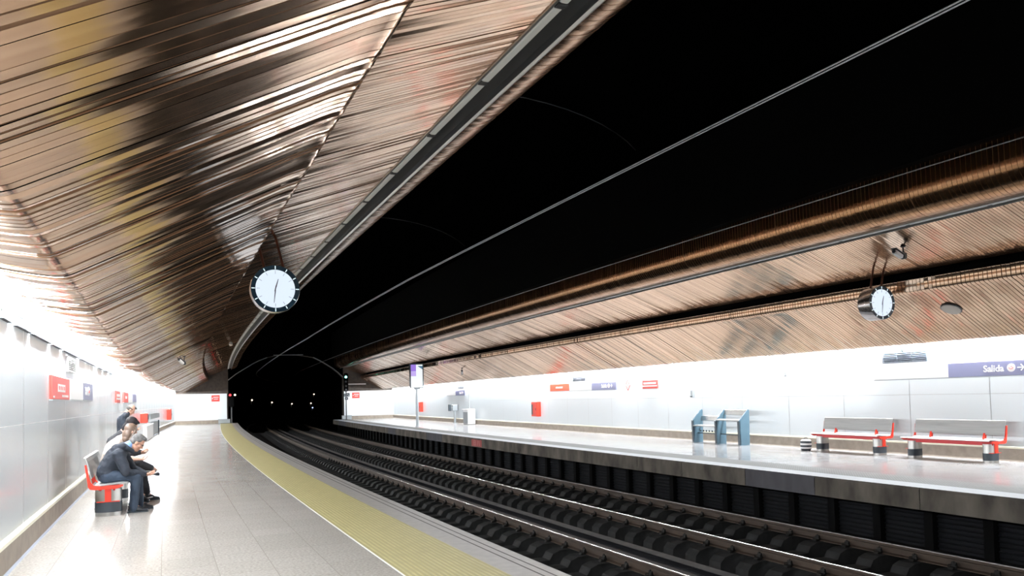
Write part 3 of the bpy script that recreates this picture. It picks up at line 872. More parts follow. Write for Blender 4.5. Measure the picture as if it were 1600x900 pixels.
# small wall devices
def device(s, z, right, lab, w=.1, h=.16):
    r = wall_thing('wall_sensor', lab, 'sensor', s, z, right)
    mb = MB(); mb.box((0, -.03, 0), (w, .06, h), bev=.012); mb.build('body', M['grey'], r)
    mb = MB(); mb.box((0, -.07, -h*.35), (w*.7, .05, h*.2), bev=.01); mb.build('hood', M['slate'], r)
device(16.7, 2.07, True, 'tiny grey sensor on the right wall above the left bench')
device(21.2, 1.56, True, 'grey button post fitting on the right wall above the leaning rest', .14, .26)
device(20.1, 2.33, True, 'small grey projector fitting at the head of the right wall', .22, .10)
device(53.0, 2.3, True, 'small fitting on the right wall left of the screen post', .2, .2)

# ------------------------------------------------------------------ benches
def oval(mb, a, b, z0, z1, n=28, m=0, c=(0, 0)):
    mb.lathe([(1, z0), (1, z1)], (c[0], c[1], 0), 'z', n, m, a, b)
def bench(s, L, right, lab):
    """local +x = front of the seat, y = along the bench"""
    r = thing('platform_bench', lab, 'bench', s, L, 0., pi if right else 0., 'red and steel platform benches')
    LN = 2.08
    for y in (-.88, .88):
        mb = MB(); oval(mb, .182, .125, .055, .205, c=(0, y)); lg = mb.build('leg', M['slate'], r, True, 40)
        mb = MB(); oval(mb, .176, .119, .20, .39, c=(0, y)); mb.build('steel_sleeve', M['steel'], lg, True, 40)
        mb = MB(); oval(mb, .176, .12, 0., .058, c=(0, y)); mb.build('steel_foot', M['steel'], lg, True, 40)
        sg = 1 if y > 0 else -1
        mb = MB(); mb.box((.0, y+sg*.125, .33), (.085, .035, .25), bev=.008); mb.box((0, y+sg*.05, .435), (.09, .2, .04), bev=.008); mb.box((.0, y+sg*.07, .210), (.30, .12, .010)); mb.build('red_bracket', M['red'], lg)
    mb = MB(); mb.box((.06, 0, .405), (.07, LN-.1, .09), bev=.01); mb.box((-.1, 0, .405), (.05, LN-.1, .07), bev=.01); mb.build('seat_beam', M['redbeam'], r)
    # steel seat: a shallow curved sheet
    def sheet(prof, t, y0, y1, mb):
        o = offset_profile(prof, t); poly = prof+list(reversed(o))
        mb.prism(poly, y1-y0, 'y', (y0+y1)/2)
    seat = [(.265, .452), (.25, .467), (.16, .468), (.02, .455), (-.10, .446), (-.165, .452), (-.195, .475)]
    mb = MB(); sheet(seat, -.012, -LN/2, LN/2, mb); mb.build('seat', M['perf'], r)
    back = [(-.215, .56), (-.226, .60), (-.248, .70), (-.272, .80), (-.29, .85), (-.31, .855)]
    mb = MB(); sheet(back, -.012, -LN/2, LN/2, mb); mb.build('backrest', M['perf'], r)
    # red end frames: L-shaped castings
    for y in (-LN/2-.012, -.62, .62, LN/2+.012):
        mb = MB()
        t = .028
        if abs(y) > 1:
            out = [(.20, .432), (.12, .40), (-.16, .395), (-.225, .405), (-.252, .44), (-.258, .50), (-.285, .68), (-.295, .76), (-.27, .76), (-.242, .60), (-.218, .51), (-.18, .462), (-.08, .442), (.08, .447), (.20, .452)]
        else:
            out = [(-.08, .43), (-.18, .42), (-.23, .45), (-.25, .56), (-.285, .72), (-.295, .76), (-.275, .76), (-.21, .59), (-.19, .52), (-.16, .47), (-.08, .445)]
        mb.prism(out, t if abs(y) > 1 else .05, 'y', y); mb.build('back_bracket', M['red'], r)
    return r
bench(13.46, -.73, False, 'red and steel bench on the left platform that the people sit on')
bench(11.12, 15.56, True, 'red and steel bench on the right platform, farther right of the two')
bench(13.90, 15.58, True, 'red and steel bench on the right platform beside the striped drum')
# striped drum beside the bench
r = thing('striped_bag', 'round black and white striped bag standing at the end of the right platform bench', 'bag', 15.22, 15.42, 0.)
mb = MB(); n_ = 28
hs = [0, .025, .05, .09, .095, .14, .145, .19, .195, .24, .25, .285, .30]
rs = [.10, .125, .135, .14, .14, .142, .142, .142, .142, .138, .134, .115, .07]
for k in range(len(hs)-1):
    mb.lathe([(rs[k], hs[k]), (rs[k+1], hs[k+1])], n=n_, m=k//2 % 2)
    mb.f = mb.f; 
    keep = [f for f in range(len(mb.f)) if len(mb.f[f]) <= 4]
    mb.f = [mb.f[f] for f in keep]; mb.m = [mb.m[f] for f in keep]; mb.uv = [mb.uv[f] for f in keep]
mb.build('body', [M['slate'], M['white']], r, True, 40)
mb = MB(); mb.lathe([(.0001, .305), (.075, .30)], n=24); mb.build('lid', M['slate'], r)
mb = MB(); mb.tube([(-.06, 0, .30), (-.04, 0, .335), (.04, 0, .335), (.06, 0, .30)], .008, 6); mb.build('strap', M['slate'], r)

# ------------------------------------------------------------------ leaning rest (three blue plates with steel rails)
r = thing('leaning_rest', 'blue grey double leaning rest with steel rails on the right platform', 'leaning rest', 18.98, 15.62, 0., pi/2*2)
# local +x towards the tracks, +y towards the viewer
def plate(y, h, nm='side_plate'):
    k = h/1.06
    poly = [(.17, 0), (.185, .72*k), (-.12, 1.03*k), (-.155, 1.06*k), (-.19, 1.045*k), (-.2, 1.0*k), (-.185, 0)]
    mb = MB(); mb.prism(poly, .035, 'y', y); p = mb.build(nm, M['blue'], r)
    mb = MB(); mb.prism([(.19, .01), (.2, .70*k), (.15, .72*k), (.13, .01)], .075, 'y', y-.02); mb.build('front_post', M['blueD'], p)
    return p
for y, h in ((-1.15, 1.06), (0., 1.06), (1.06, 1.06)): plate(y, h)
for y0, y1, dz in ((-1.15, 0, -.2), (0, 1.06, 0.)):
    yc, w = (y0+y1)/2, y1-y0-.03
    mb = MB(); mb.box((.13, yc, .745+dz), (.16, w, .03), 0, Matrix.Rotation(radians(12), 3, 'Y'), bev=.008); mb.build('perch', M['perf'], r)
    mb = MB(); mb.box((-.15, yc, .965+dz), (.03, w, .16), 0, Matrix.Rotation(radians(-10), 3, 'Y'), bev=.008); mb.build('back_rail', M['steel'], r)
    mb = MB(); mb.box((.02, yc, .30), (.03, w, .03), bev=.006); mb.build('cross_bar', M['blueD'], r)
mb = MB()
for k in range(7): mb.box((.0, -1.0+.145*k, .37), (.02, .075, .055), bev=.004)
mb.build('slotted_strip', M['slate'], r)

# ------------------------------------------------------------------ screen post, equipment
r = thing('information_screen', 'tall post carrying a lit portrait information screen at the right platform edge', 'information screen', 43.4, 12.62, 0.)
mb = MB(); mb.lathe([(.14, 0), (.14, .02), (.085, .03), (.085, 2.14)], n=20); mb.build('post', M['grey'], r, True, 40)
mb = MB(); mb.box((0, 0, 2.18), (.36, .12, .10), bev=.02); mb.build('bracket', M['grey'], r)
mb = MB(); mb.box((0, 0, 2.95), (.84, .12, 1.46), bev=.02); cs = mb.build('housing', M['blueD'], r)
mb = MB(); mb.box((0, -.064, 2.93), (.70, .008, 1.34)); dp = mb.build('display', M['screen'], r)
mb = MB(); mb.box((-.195, -.070, 3.40), (.31, .004, .40)); mb.build('violet_block', M['violet'], dp)
mb = MB(); mb.box((-.195, -.070, 3.06), (.31, .004, .26)); mb.build('lilac_block', M['lilac'], dp)
mb = MB(); mb.prism([(.05, 3.52), (.35, 3.32), (.35, 3.52)], .004, 'y', -.070); mb.build('blue_corner', M['teal'], dp)
# white cabinet with pole
r = thing('equipment_cabinet', 'white cabinet standing on the right platform beside the grey post box', 'cabinet', 43.6, 15.86, 0.)
mb = MB(); mb.box((.0, .0, .46), (.46, .9, .88), bev=.012); mb.build('body', M['white'], r)
mb = MB(); mb.box((-.05, .0, .915), (.52, .96, .03), bev=.006); mb.build('lid', M['white'], r)
mb = MB(); mb.box((-.02, -.455, .46), (.40, .012, .78), bev=.004); d_ = mb.build('door', M['white'], r)
mb = MB(); mb.box((.13, -.468, .5), (.02, .015, .12)); mb.build('handle', M['grey'], d_)
mb = MB(); mb.box((-.236, .0, .4), (.012, .86, .7)); mb.build('side_panel', M['grey'], r)
mb = MB(); mb.tube([(.18, .46, .9), (.18, .46, 2.3)], .02, 8); mb.build('cable_pole', M['grey'], r)
r = thing('help_point', 'grey post with a control box and black panel beside the white cabinet', 'help point', 47.0, 16.0, 0.)
mb = MB(); mb.box((0, 0, .4), (.12, .12, .8), bev=.01); mb.box((0, 0, .012), (.26, .26, .024), bev=.005); mb.build('post', M['grey'], r)
mb = MB(); mb.box((0, 0, .99), (.34, .2, .40), bev=.015); bx = mb.build('box', M['grey'], r)
mb = MB(); mb.box((-.34, -.02, .99), (.18, .12, .42), bev=.01); mb.build('black_panel', M['slate'], r)
mb = MB(); mb.box((-.2, 0, .99), (.12, .05, .05)); mb.build('arm', M['grey'], r)
r = thing('equipment_cabinet', 'low white cabinet along the left wall below the small red fire cabinet', 'cabinet', 40.1, LW+.09, 0.)
mb = MB(); mb.box((0, 0, .34), (.17, 4.6, .66), bev=.012); mb.build('body', M['white'], r)
mb = MB(); mb.box((0, 0, .685), (.20, 4.66, .03), bev=.006); mb.build('lid', M['white'], r)
r = thing('wall_rail_panel', 'grey glazed panel with a dark post against the left wall', 'panel', 45.0, LW+.10, 0.)
mb = MB(); mb.box((0, 0, .42), (.03, 4.6, .62), bev=.005); mb.build('panel', M['grey'], r)
mb = MB(); mb.tube([(.06, 2.1, 0), (.06, 2.1, .78)], .035, 10); mb.build('post', M['slate'], r)
mb = MB(); mb.box((.0, 0, 1.04), (.02, 7.5, .26), bev=.004); mb.build('upper_panel', M['grey'], r)
# low end boxes at the platform ends
for L, lab, w in ((2.3, 'low grey box at the end of the left platform', .9), (12.1, 'low grey box at the end of the right platform', .8)):
    r = thing('cable_box', lab, 'box', SE-.28, L, 0.)
    mb = MB(); mb.box((0, 0, .16), (w, .3, .30), bev=.01); mb.build('body', M['grey'], r)
    mb = MB(); mb.box((0, 0, .325), (w+.04, .34, .03), bev=.006); mb.build('lid', M['grey'], r)
# painted mark on the right coping
r = thing('painted_mark', 'faded red painted square on the coping of the right platform', 'marking', 28.3, RE-.002, -.19, pi/2*0)
mb = MB(); mb.box((0, 0, 0), (.006, 1.15, .27)); mb.build('red_square', mat('faded_red', (.26, .05, .045), .8), r)
mb = MB()
for yy in (.3, .12): mb.box((-.004, yy, 0), (.002, .06, .2))
for zz in (-.08, 0, .08): mb.box((-.004, .21, zz), (.002, .2, .025))
for yy, a in ((-.12, 14), (-.3, -14)): mb.box((-.004, yy, 0), (.002, .05, .2), 0, Matrix.Rotation(radians(a), 3, 'X'))
mb.build('lettering', mat('faded_pink', (.36, .13, .12), .8), r)

# ------------------------------------------------------------------ signals
def signal(s, L, zt, hgt, lab, lights, z0, deco=True):
    r = thing('track_signal', lab, 'signal', s, L, 0.)
    mb = MB(); mb.lathe([(.11, z0), (.11, z0+.03), (.05, z0+.05), (.05, zt-hgt)], n=12); mb.build('mast', M['darksteel'], r, True, 40)
    mb = MB()
    w = .19
    poly = [(-w, zt-hgt+.12), (-w*.5, zt-hgt), (w*.5, zt-hgt), (w, zt-hgt+.12), (w, zt-.12), (w*.6, zt-.02), (0, zt), (-w*.6, zt-.02), (-w, zt-.12)]
    mb.prism(poly, .12, 'y'); hd = mb.build('head', M['black'], r)
    for (dx, z, rad, m_, nm) in lights:
        mb = MB(); mb.lathe([(.0001, -.085), (rad, -.08), (rad, -.05)], (dx, 0, z), 'y', 20); ln = mb.build(nm, M[m_], r)
        mb = MB(); P = [(dx+(rad+.015)*cos(a), -.06, z+(rad+.015)*sin(a)) for a in [pi*k/8 for k in range(9)]]
        Q = [(x, -.2, zz) for x, _, zz in P]
        mb.add(P+Q, [(i, i+1, 9+i+1, 9+i) for i in range(8)]); mb.build('visor', M['black'], ln)
    if deco:
        mb = MB(); mb.box((-.12, -.04, zt-hgt-.30), (.22, .08, .24), bev=.01); mb.box((.17, -.04, zt-hgt-.28), (.24, .08, .30), bev=.01); mb.box((.03, -.04, zt-hgt-.58), (.26, .08, .24), bev=.01); bx = mb.build('relay_boxes', M['slate'], r)
        mb = MB()
        for x, z in ((-.12, zt-hgt-.3), (.14, zt-hgt-.25), (.2, zt-hgt-.35), (.03, zt-hgt-.58)): mb.box((x, -.083, z), (.07, .006, .06))
        mb.build('number_plates', M['grey'], bx)
signal(64.9, 11.86, 3.92, 1.55, 'tall signal showing green at the right side of the tunnel mouth', [(0, 3.58, .10, 'gsig', 'green_lens'), (0, 3.2, .08, 'darksteel', 'dark_lens'), (0, 2.84, .08, 'darksteel', 'dark_lens'), (0, 2.52, .08, 'darksteel', 'dark_lens')], 0.)
signal(66.2, 2.86, 2.48, 1.2, 'low signal showing red and white at the left side of the tunnel mouth', [(-.1, 2.28, .085, 'rsig', 'red_lens'), (.27, 2.28, .075, 'wsig', 'white_lens')], 0., False)
# tunnel lamps on the outer wall of the curve
def tunnel_lamp(s, z, lab, m='lamp'):
    r = thing('tunnel_lamp', lab, 'lamp', s, 2.75, z)
    mb = MB(); mb.box((0, 0, 0), (.08, .5, .14), bev=.02); mb.box((.0, 0, -.3), (.05, .1, .5)); mb.build('bracket', M['grey'], r)
    mb = MB(); mb.ball((.1, 0, 0), (.09, .28, .11), 10); mb.build('globe', M[m], r, True)
tunnel_lamp(100.5, 1.95, 'lit bulkhead lamp in the tunnel, leftmost of the row')
tunnel_lamp(116.5, 1.6, 'lit bulkhead lamp in the tunnel, second of the row from the left')
tunnel_lamp(130.5, 1.3, 'lit bulkhead lamp in the tunnel, middle of the row')
tunnel_lamp(143.0, 1.3, 'lit bulkhead lamp in the tunnel, below the highest lamp')
tunnel_lamp(145.0, 2.9, 'highest lit bulkhead lamp in the tunnel, right end of the row')
tunnel_lamp(144.0, .5, 'small bluish lamp low in the tunnel', 'blamp')

# ------------------------------------------------------------------ cameras, speaker, dome
def cctv(s, L, z, drop, yaw, lab, pitch=18):
    r = thing('security_camera', lab, 'security camera', s, L, z)
    mb = MB(); mb.lathe([(.045, drop+.0), (.045, drop-.02), (.014, drop-.03), (.014, .07)], n=12); mb.box((0, 0, .04), (.09, .10, .12), bev=.015); mb.build('bracket', M['darksteel'], r)
    R = Matrix.Rotation(radians(yaw), 3, 'Z') @ Matrix.Rotation(radians(pitch), 3, 'Y')
    mb = MB(); mb.box(R @ Vector((-.20, 0, -.01)), (.26, .09, .085), 0, R, bev=.02); b = mb.build('body', M['bulb'], r)
    mb = MB(); mb.box(R @ Vector((-.20, 0, .045)), (.31, .11, .015), 0, R, bev=.004); mb.build('sun_shield', M['darksteel'], b)
    mb = MB(); mb.tube([R @ Vector((-.32, 0, -.01)), R @ Vector((-.345, 0, -.01))], .032, 14); mb.build('lens', M['slate'], b)
    mb = MB(); mb.tube([R @ Vector((-.06, 0, 0)), (0, 0, .02)], .015, 8); mb.build('arm', M['darksteel'], r)
cctv(25.9, .42, 2.86, p1z(.42)-2.86, 60, 'dark security camera hanging from the left copper ceiling', 25)
cctv(9.62, 12.5, 3.99, p2z(mir(12.5))-3.99, 10, 'security camera on a bracket beside the right station clock', 18)
cctv(39., 14.0, 2.86, p1z(mir(14.0))-2.86, 70, 'security camera under the right copper ceiling near the information screen', 30)
r = thing('ceiling_speaker', 'flat round loudspeaker disc on the right copper ceiling', 'loudspeaker', 9.89, 14.11, p1z(mir(14.11))-.012)
R = Matrix.Rotation(math.atan(.5385), 3, 'Y')
mb = MB(); mb.lathe([(.17, 0), (.18, -.012), (.172, -.03), (.0001, -.034)], n=36); mb.v = [tuple(R @ Vector(v)) for v in mb.v]; mb.build('disc', mat('speaker_grey', (.40, .37, .33), .6), r, True, 35)
mb = MB(); mb.lathe([(.182, .01), (.195, -.008), (.182, -.02)], n=36); mb.v = [tuple(R @ Vector(v)) for v in mb.v]; mb.build('rim', M['darksteel'], r, True, 35)
r = thing('pendant_dome', 'small white domed pendant under the left upper ceiling near the tunnel', 'pendant', 33.9, 2.16, 4.07)
mb = MB(); mb.tube([(0, 0, .08), (0, 0, p2z(2.16)-4.07)], .012, 8); mb.build('stem', M['darksteel'], r)
mb = MB(); mb.lathe([(.05, .10), (.07, .06), (.075, 0)], n=16); mb.build('cap', M['grey'], r, True, 40)
mb = MB(); mb.ball((0, 0, 0), (.075, .075, .07), 14); mb.build('dome', M['bulb'], r, True)
# ------------------------------------------------------------------ people
V = Vector
def tcap(mb, p0, r0, p1, r1, side=None, fa=1., fb=1., n=16, h=4):
    p0, p1 = V(p0), V(p1); d = (p1-p0)
    d = d.normalized() if d.length > 1e-6 else V((0, 0, 1))
    a = V(side) if side is not None else (V((0, 1, 0)) if abs(d.y) < .9 else V((1, 0, 0)))
    a = (a-d*a.dot(d)).normalized(); b = d.cross(a)
    rings = []
    for k in range(h+1): t = pi/2*k/h; rings.append((p0-d*r0*cos(t), r0*sin(t)))
    for k in range(h+1): t = pi/2*k/h; rings.append((p1+d*r1*sin(t), r1*cos(t)))
    vs = []; fs = []
    for c, r in rings:
        r = max(r, 1e-5)
        for k in range(n):
            t = 2*pi*k/n; vs.append(c+a*cos(t)*r*fa+b*sin(t)*r*fb)
    for i in range(len(rings)-1):
        for k in range(n):
            j = (k+1) % n; fs.append((i*n+k, i*n+j, (i+1)*n+j, (i+1)*n+k))
    mb.add(vs, fs); return mb
TEX = bpy.data.textures.new('cloth_folds', 'CLOUDS'); TEX.noise_scale = .075; TEX.noise_depth = 2
def remesh(mb, name, m, parent, voxel=.008, it=3, fac=.5, fold=0.):
    me = mb.mesh(name+'_raw', m)
    o = bpy.data.objects.new(name+'_raw', me); COL.objects.link(o)
    md = o.modifiers.new('r', 'REMESH'); md.mode = 'VOXEL'; md.voxel_size = voxel; md.use_smooth_shade = True
    if fold:
        dm = o.modifiers.new('d', 'DISPLACE'); dm.texture = TEX; dm.strength = fold; dm.mid_level = .5; dm.texture_coords = 'LOCAL'
    sm = o.modifiers.new('s', 'SMOOTH'); sm.factor = fac; sm.iterations = it
    bpy.context.view_layer.update()
    nm = bpy.data.meshes.new_from_object(o.evaluated_get(bpy.context.evaluated_depsgraph_get()))
    bpy.data.objects.remove(o); bpy.data.meshes.remove(me)
    nm.name = name; nm.materials.clear(); nm.materials.append(m)
    nm.polygons.foreach_set('use_smooth', [True]*len(nm.polygons))
    r = bpy.data.objects.new(name, nm); COL.objects.link(r); r.parent = parent
    return r
def hand(mb, w, d, nrm, side, curl=(25, 35, 25), k=1.):
    """five fingers; d = direction of the hand, nrm = way the palm faces, side = +1/-1 where the thumb leaves"""
    w = V(w); d = V(d).normalized(); nrm = V(nrm); nrm = (nrm-d*nrm.dot(d)).normalized(); t = d.cross(nrm).normalized()*side
    R = Matrix((d, t, nrm)).transposed()
    mb.ball(w+d*.052*k, (.056*k, .042*k, .018*k), 12, 0, R)
    tcap(mb, w-d*.02, .026*k, w+d*.03*k, .028*k, t, 1.15, .75)
    for i in range(4):
        b = w+d*.090*k+t*(.030-.020*i)*k; ang = 0.; ln = (.95, 1.06, 1., .78)[i]*k
        for sgm, r0, r1 in ((.042, .0092, .0085), (.027, .0085, .0078), (.021, .0078, .0066)):
            ang += radians(curl[(0 if sgm > .04 else (1 if sgm > .025 else 2))]+i*2)
            e = b+(d*cos(ang)+nrm*sin(ang))*sgm*ln
            tcap(mb, b, r0*k, e, r1*k, None, 1, 1, 8, 3); b = e
    b = w+d*.03*k+t*.034*k
    for sgm, v in ((.042, d*.62+t*.62+nrm*.35), (.032, d*.85+t*.2+nrm*.5)):
        e = b+v.normalized()*sgm*k; tcap(mb, b, .0115*k, e, .0095*k, None, 1, 1, 8, 3); b = e
def head_frame(c, yaw, pitch, roll=0.):
    R = Matrix.Rotation(radians(yaw), 3, 'Z') @ Matrix.Rotation(radians(pitch), 3, 'Y') @ Matrix.Rotation(radians(roll), 3, 'X')
    return (lambda p: V(c)+R @ V(p)), R
def head_skin(mb, H, R, neck):
    mb.ball(H((-.012, 0, .032)), (.094, .074, .098), 20, 0, R)
    mb.ball(H((.026, 0, -.035)), (.064, .057, .082), 18, 0, R)
    tcap(mb, H((-.01, 0, -.06)), .055, H((.052, 0, -.092)), .034, R @ V((0, 1, 0)), 1., 1.)
    tcap(mb, H((.080, 0, .012)), .010, H((.103, 0, -.026)), .0145)
    for s in (-1, 1):
        tcap(mb, H((.078, .012*s, .026)), .012, H((.062, .048*s, .022)), .011)         # brow
        tcap(mb, H((.088, .014*s, -.028)), .010, H((.078, .02*s, -.045)), .009)         # nostril and cheek fold
        mb.ball(H((.05, .042*s, -.025)), (.03, .022, .026), 10, 0, R)                   # cheek
        mb.ball(H((-.008, .076*s, -.012)), (.021, .010, .033), 10, 0, R)                # ear
        mb.ball(H((-.004, .081*s, .004)), (.018, .008, .018), 8, 0, R)
    tcap(mb, H((.082, -.018, -.060)), .0085, H((.082, .018, -.060)), .0085)             # lips
    tcap(mb, H((.079, -.015, -.073)), .0085, H((.079, .015, -.073)), .0085)
    tcap(mb, H((-.032, 0, -.05)), .056, neck, .062)
def person(s, y, lab, P, heads):
    r = thing('person', lab, 'person', s, 0., 0.)
    J = P['J']; ca = P.get('fat', 1.)
    skin = P['skin']; c = P.get('vox', .007)
    Y = V((0, 1, 0))
    # one continuous body
    mb = MB()
    H, R = head_frame(*P['head'])
    head_skin(mb, H, R, J['neck'])
    tcap(mb, J['hip'], .125*ca, J['waist'], .115*ca, Y, 1.3, .95)
    tcap(mb, J['waist'], .115*ca, J['chest'], .125*ca, Y, 1.35, .92)
    tcap(mb, J['chest'], .12*ca, J['neck'], .06, Y, 1.3, .95)
    for q in 'RL':
        tcap(mb, J['chest'], .075, J['sh'+q], .055); tcap(mb, J['sh'+q], .053, J['el'+q], .041); tcap(mb, J['el'+q], .041, J['wr'+q], .027)
        tcap(mb, J['hp'+q], .088*ca, J['kn'+q], .057); tcap(mb, J['kn'+q], .056, J['an'+q], .038); tcap(mb, J['hip'], .1, J['hp'+q], .09)
        tcap(mb, J['an'+q], .034, J['to'+q]*.6+J['an'+q]*.4, .018)
        d, n, sd, cu = P['hand'+q]; hand(mb, J['wr'+q], d, n, sd, cu, P.get('hk', 1.))
    remesh(mb, 'body', skin, r, c, 2)
    # eyes
    mb = MB()
    for sg in (-1, 1): mb.ball(H((.082, .031*sg, .008)), .0095, 8)
    mb.build('eyes', M['eye'], r, True)
    # top garment
    mb = MB()
    tcap(mb, J['hip']+V((0, 0, .02)) if P.get('long', 1) else J['waist'], .142*ca, J['waist'], .132*ca, Y, 1.3, .95)
    tcap(mb, J['waist'], .132*ca, J['chest'], .142*ca, Y, 1.36, .95)
    tcap(mb, J['chest'], .135*ca, J['neck']*.75+J['chest']*.25, .088, Y, 1.35, .95)
    for q in 'RL':
        tcap(mb, J['chest'], .085, J['sh'+q], .072*P.get('bulk', 1))
        tcap(mb, J['sh'+q], .076*P.get('bulk', 1), J['el'+q], .062*P.get('bulk', 1))
        e = J['el'+q]+(J['wr'+q]-J['el'+q])*P.get('sleeve', .93)
        tcap(mb, J['el'+q], .056, e, .042 if P.get('sleeve', .93) > .5 else .055)
    for a_, ra, b_, rb in P.get('extra', ()): tcap(mb, a_, ra, b_, rb)
    remesh(mb, P['topname'], P['top'], r, .009, 2, .5, .024)
    # trousers
    mb = MB()
    tcap(mb, J['hip'], .136*ca, J['hip']+V((0, 0, .06)), .132*ca, Y, 1.3, .95)
    for q in 'RL':
        tcap(mb, J['hip'], .11, J['hp'+q], .10*ca); tcap(mb, J['hp'+q], .098*ca, J['kn'+q], .072*ca)
        e = J['kn'+q]+(J['an'+q]-J['kn'+q])*P.get('leglen', 1.1)
        tcap(mb, J['kn'+q], .071*ca, e, .06)
    remesh(mb, 'trousers', P['leg'], r, .009, 2, .5, .016)
    # shoes
    for q in 'RL':
        an, to = J['an'+q], J['to'+q]
        f = (to-an); f.z = 0 if P['flat'][q] else f.z; f.normalize()
        up = V((0, 0, 1)) if P['flat'][q] else P['up'][q]
        up = (up-f*up.dot(f)).normalized(); sd = up.cross(f)
        base = an-up*.055 if P['flat'][q] else an-up*.055
        if P['flat'][q]: base = V((an.x, an.y, .035))
        mb = MB()
        tcap(mb, base-f*.045+up*.01, .042, base+f*.06+up*.012, .040, sd, 1., .95)
        tcap(mb, base+f*.06+up*.006, .040, base+f*.165-up*.004, .030, sd, 1.25, .9)
        tcap(mb, base-f*.03+up*.035, .044, an+up*.01, .047); tcap(mb, base+up*.035, .042, base+f*.07+up*.022, .038)
        mb.v = [tuple(v) if (V(v)-base).dot(up) > -.030 else tuple(V(v)-up*((V(v)-base).dot(up)+.030)) for v in mb.v]
        sh = remesh(mb, 'shoe', P['shoe'], r, .007, 2)
        mb = MB()
        rot = Matrix((f, sd, up)).transposed()
        pts = [(-.088, -.03), (-.088, .03), (-.05, .042), (.06, .042), (.15, .047), (.192, .025), (.198, 0), (.192, -.025), (.15, -.047), (.06, -.042), (-.05, -.042)]
        mb.prism(pts, .018, 'z', -.026); mb.v = [tuple(base+rot @ V(v)) for v in mb.v]
        mb.build('sole', P.get('sole', M['slate']), sh)
        if P.get('stripe'):
            mb = MB()
            for sg in (-1, 1):
                L_ = [base+f*a+up*b+sd*sg*w_ for a, b, w_ in ((-.06, -.012, .043), (-.01, .0, .045), (.05, .014, .044), (.09, .02, .042))]
                mb.tube(L_, .012, 8, rr=[.006, .012, .012, .006])
            mb.build('white_stripe', M['shoewhite'], sh)
    # hair
    mb = MB(); heads(mb, H, R)
    remesh(mb, 'hair', P['hair'], r, .007, 2)
    return r, H, R, J
def vecs(d): return {k: V(v) for k, v in d.items()}
def short_hair(mb, H, R):
    mb.ball(H((-.024, 0, .046)), (.094, .081, .094), 20, 0, R)
    mb.ball(H((-.052, 0, -.004)), (.062, .077, .066), 16, 0, R)
    mb.ball(H((.025, 0, .102)), (.062, .064, .034), 14, 0, R)
    for s in (-1, 1): tcap(mb, H((-.01, .068*s, .03)), .016, H((.004, .072*s, -.022)), .009)
def bald_hair(mb, H, R):
    mb.ball(H((-.034, 0, .012)), (.084, .081, .066), 18, 0, R)
    for s in (-1, 1): tcap(mb, H((-.03, .066*s, .03)), .02, H((.02, .066*s, .03)), .014)
    mb.ball(H((.052, 0, .096)), (.04, .05, .022), 12, 0, R)
def bob_hair(mb, H, R):
    mb.ball(H((-.022, 0, .045)), (.098, .088, .096), 20, 0, R)
    mb.ball(H((-.035, 0, -.05)), (.078, .092, .125), 18, 0, R)
    mb.ball(H((-.04, 0, -.13)), (.06, .088, .07), 16, 0, R)
    for s in (-1, 1): tcap(mb, H((.03, .072*s, .04)), .022, H((.02, .078*s, -.13)), .026)
def long_dark_hair(mb, H, R):
    mb.ball(H((-.022, 0, .045)), (.10, .088, .098), 20, 0, R)
    mb.ball(H((-.045, 0, -.05)), (.07, .085, .12), 18, 0, R)
    mb.ball(H((.05, 0, .085)), (.05, .06, .03), 12, 0, R)

# the man at the near end of the bench
J1 = vecs(dict(hip=(-.77, 0, .585), waist=(-.745, 0, .70), chest=(-.635, 0, .865), neck=(-.50, 0, .985),
               shR=(-.60, -.205, .885), shL=(-.58, .205, .885), elR=(-.50, -.255, .625), elL=(-.44, .25, .64), wrR=(-.245, -.075, .555), wrL=(-.235, .065, .55),
               hpR=(-.76, -.10, .55), hpL=(-.76, .10, .55), knR=(-.375, -.14, .535), knL=(-.36, .16, .54), anR=(-.40, -.15, .10), anL=(-.335, .18, .10), toR=(-.25, -.155, .04), toL=(-.18, .19, .04)))
r, H, R, J = person(12.83, 0, 'seated man in a navy hooded jacket and jeans, nearest person on the bench',
    dict(J=J1, head=((-.355, 0, 1.035), 0, 38), skin=M['skin'], top=M['navycloth'], topname='hooded_jacket', leg=M['denim'], hair=M['greyhair'], shoe=M['shoe'], flat=dict(R=1, L=1), vox=.006, fat=1.05, bulk=1.12,
         handR=((.85, .45, -.2), (.0, .45, .9), 1, (30, 45, 30)), handL=((.85, -.42, -.15), (0, -.5, .9), -1, (35, 50, 30)),
         extra=[(V((-.565, -.11, .985)), .062, V((-.565, .11, .985)), .062), (V((-.64, -.09, .955)), .075, V((-.64, .09, .955)), .075), (V((-.50, -.10, .96)), .04, V((-.43, -.06, .92)), .035), (V((-.50, .10, .96)), .04, V((-.43, .06, .92)), .035)]), short_hair)
mb = MB(); tcap(mb, (-.50, 0, .985), .068, (-.455, 0, 1.01), .066); mb.build('shirt_collar', M['shirtblue'], r, True)
mb = MB()
for sg in (-1, 1):
    ring = [H((.094+.004*cos(a), .032*sg+.022*cos(a), .006+.016*sin(a))) for a in [2*pi*k/12 for k in range(13)]]
    mb.tube(ring, .0022, 5, cap=False); mb.tube([H((.092, .053*sg, .010)), H((.04, .076*sg, .012)), H((-.01, .082*sg, .004))], .0022, 5)
mb.tube([H((.099, -.011, .010)), H((.099, .011, .010))], .0022, 5)
mb.build('glasses', M['slate'], r)
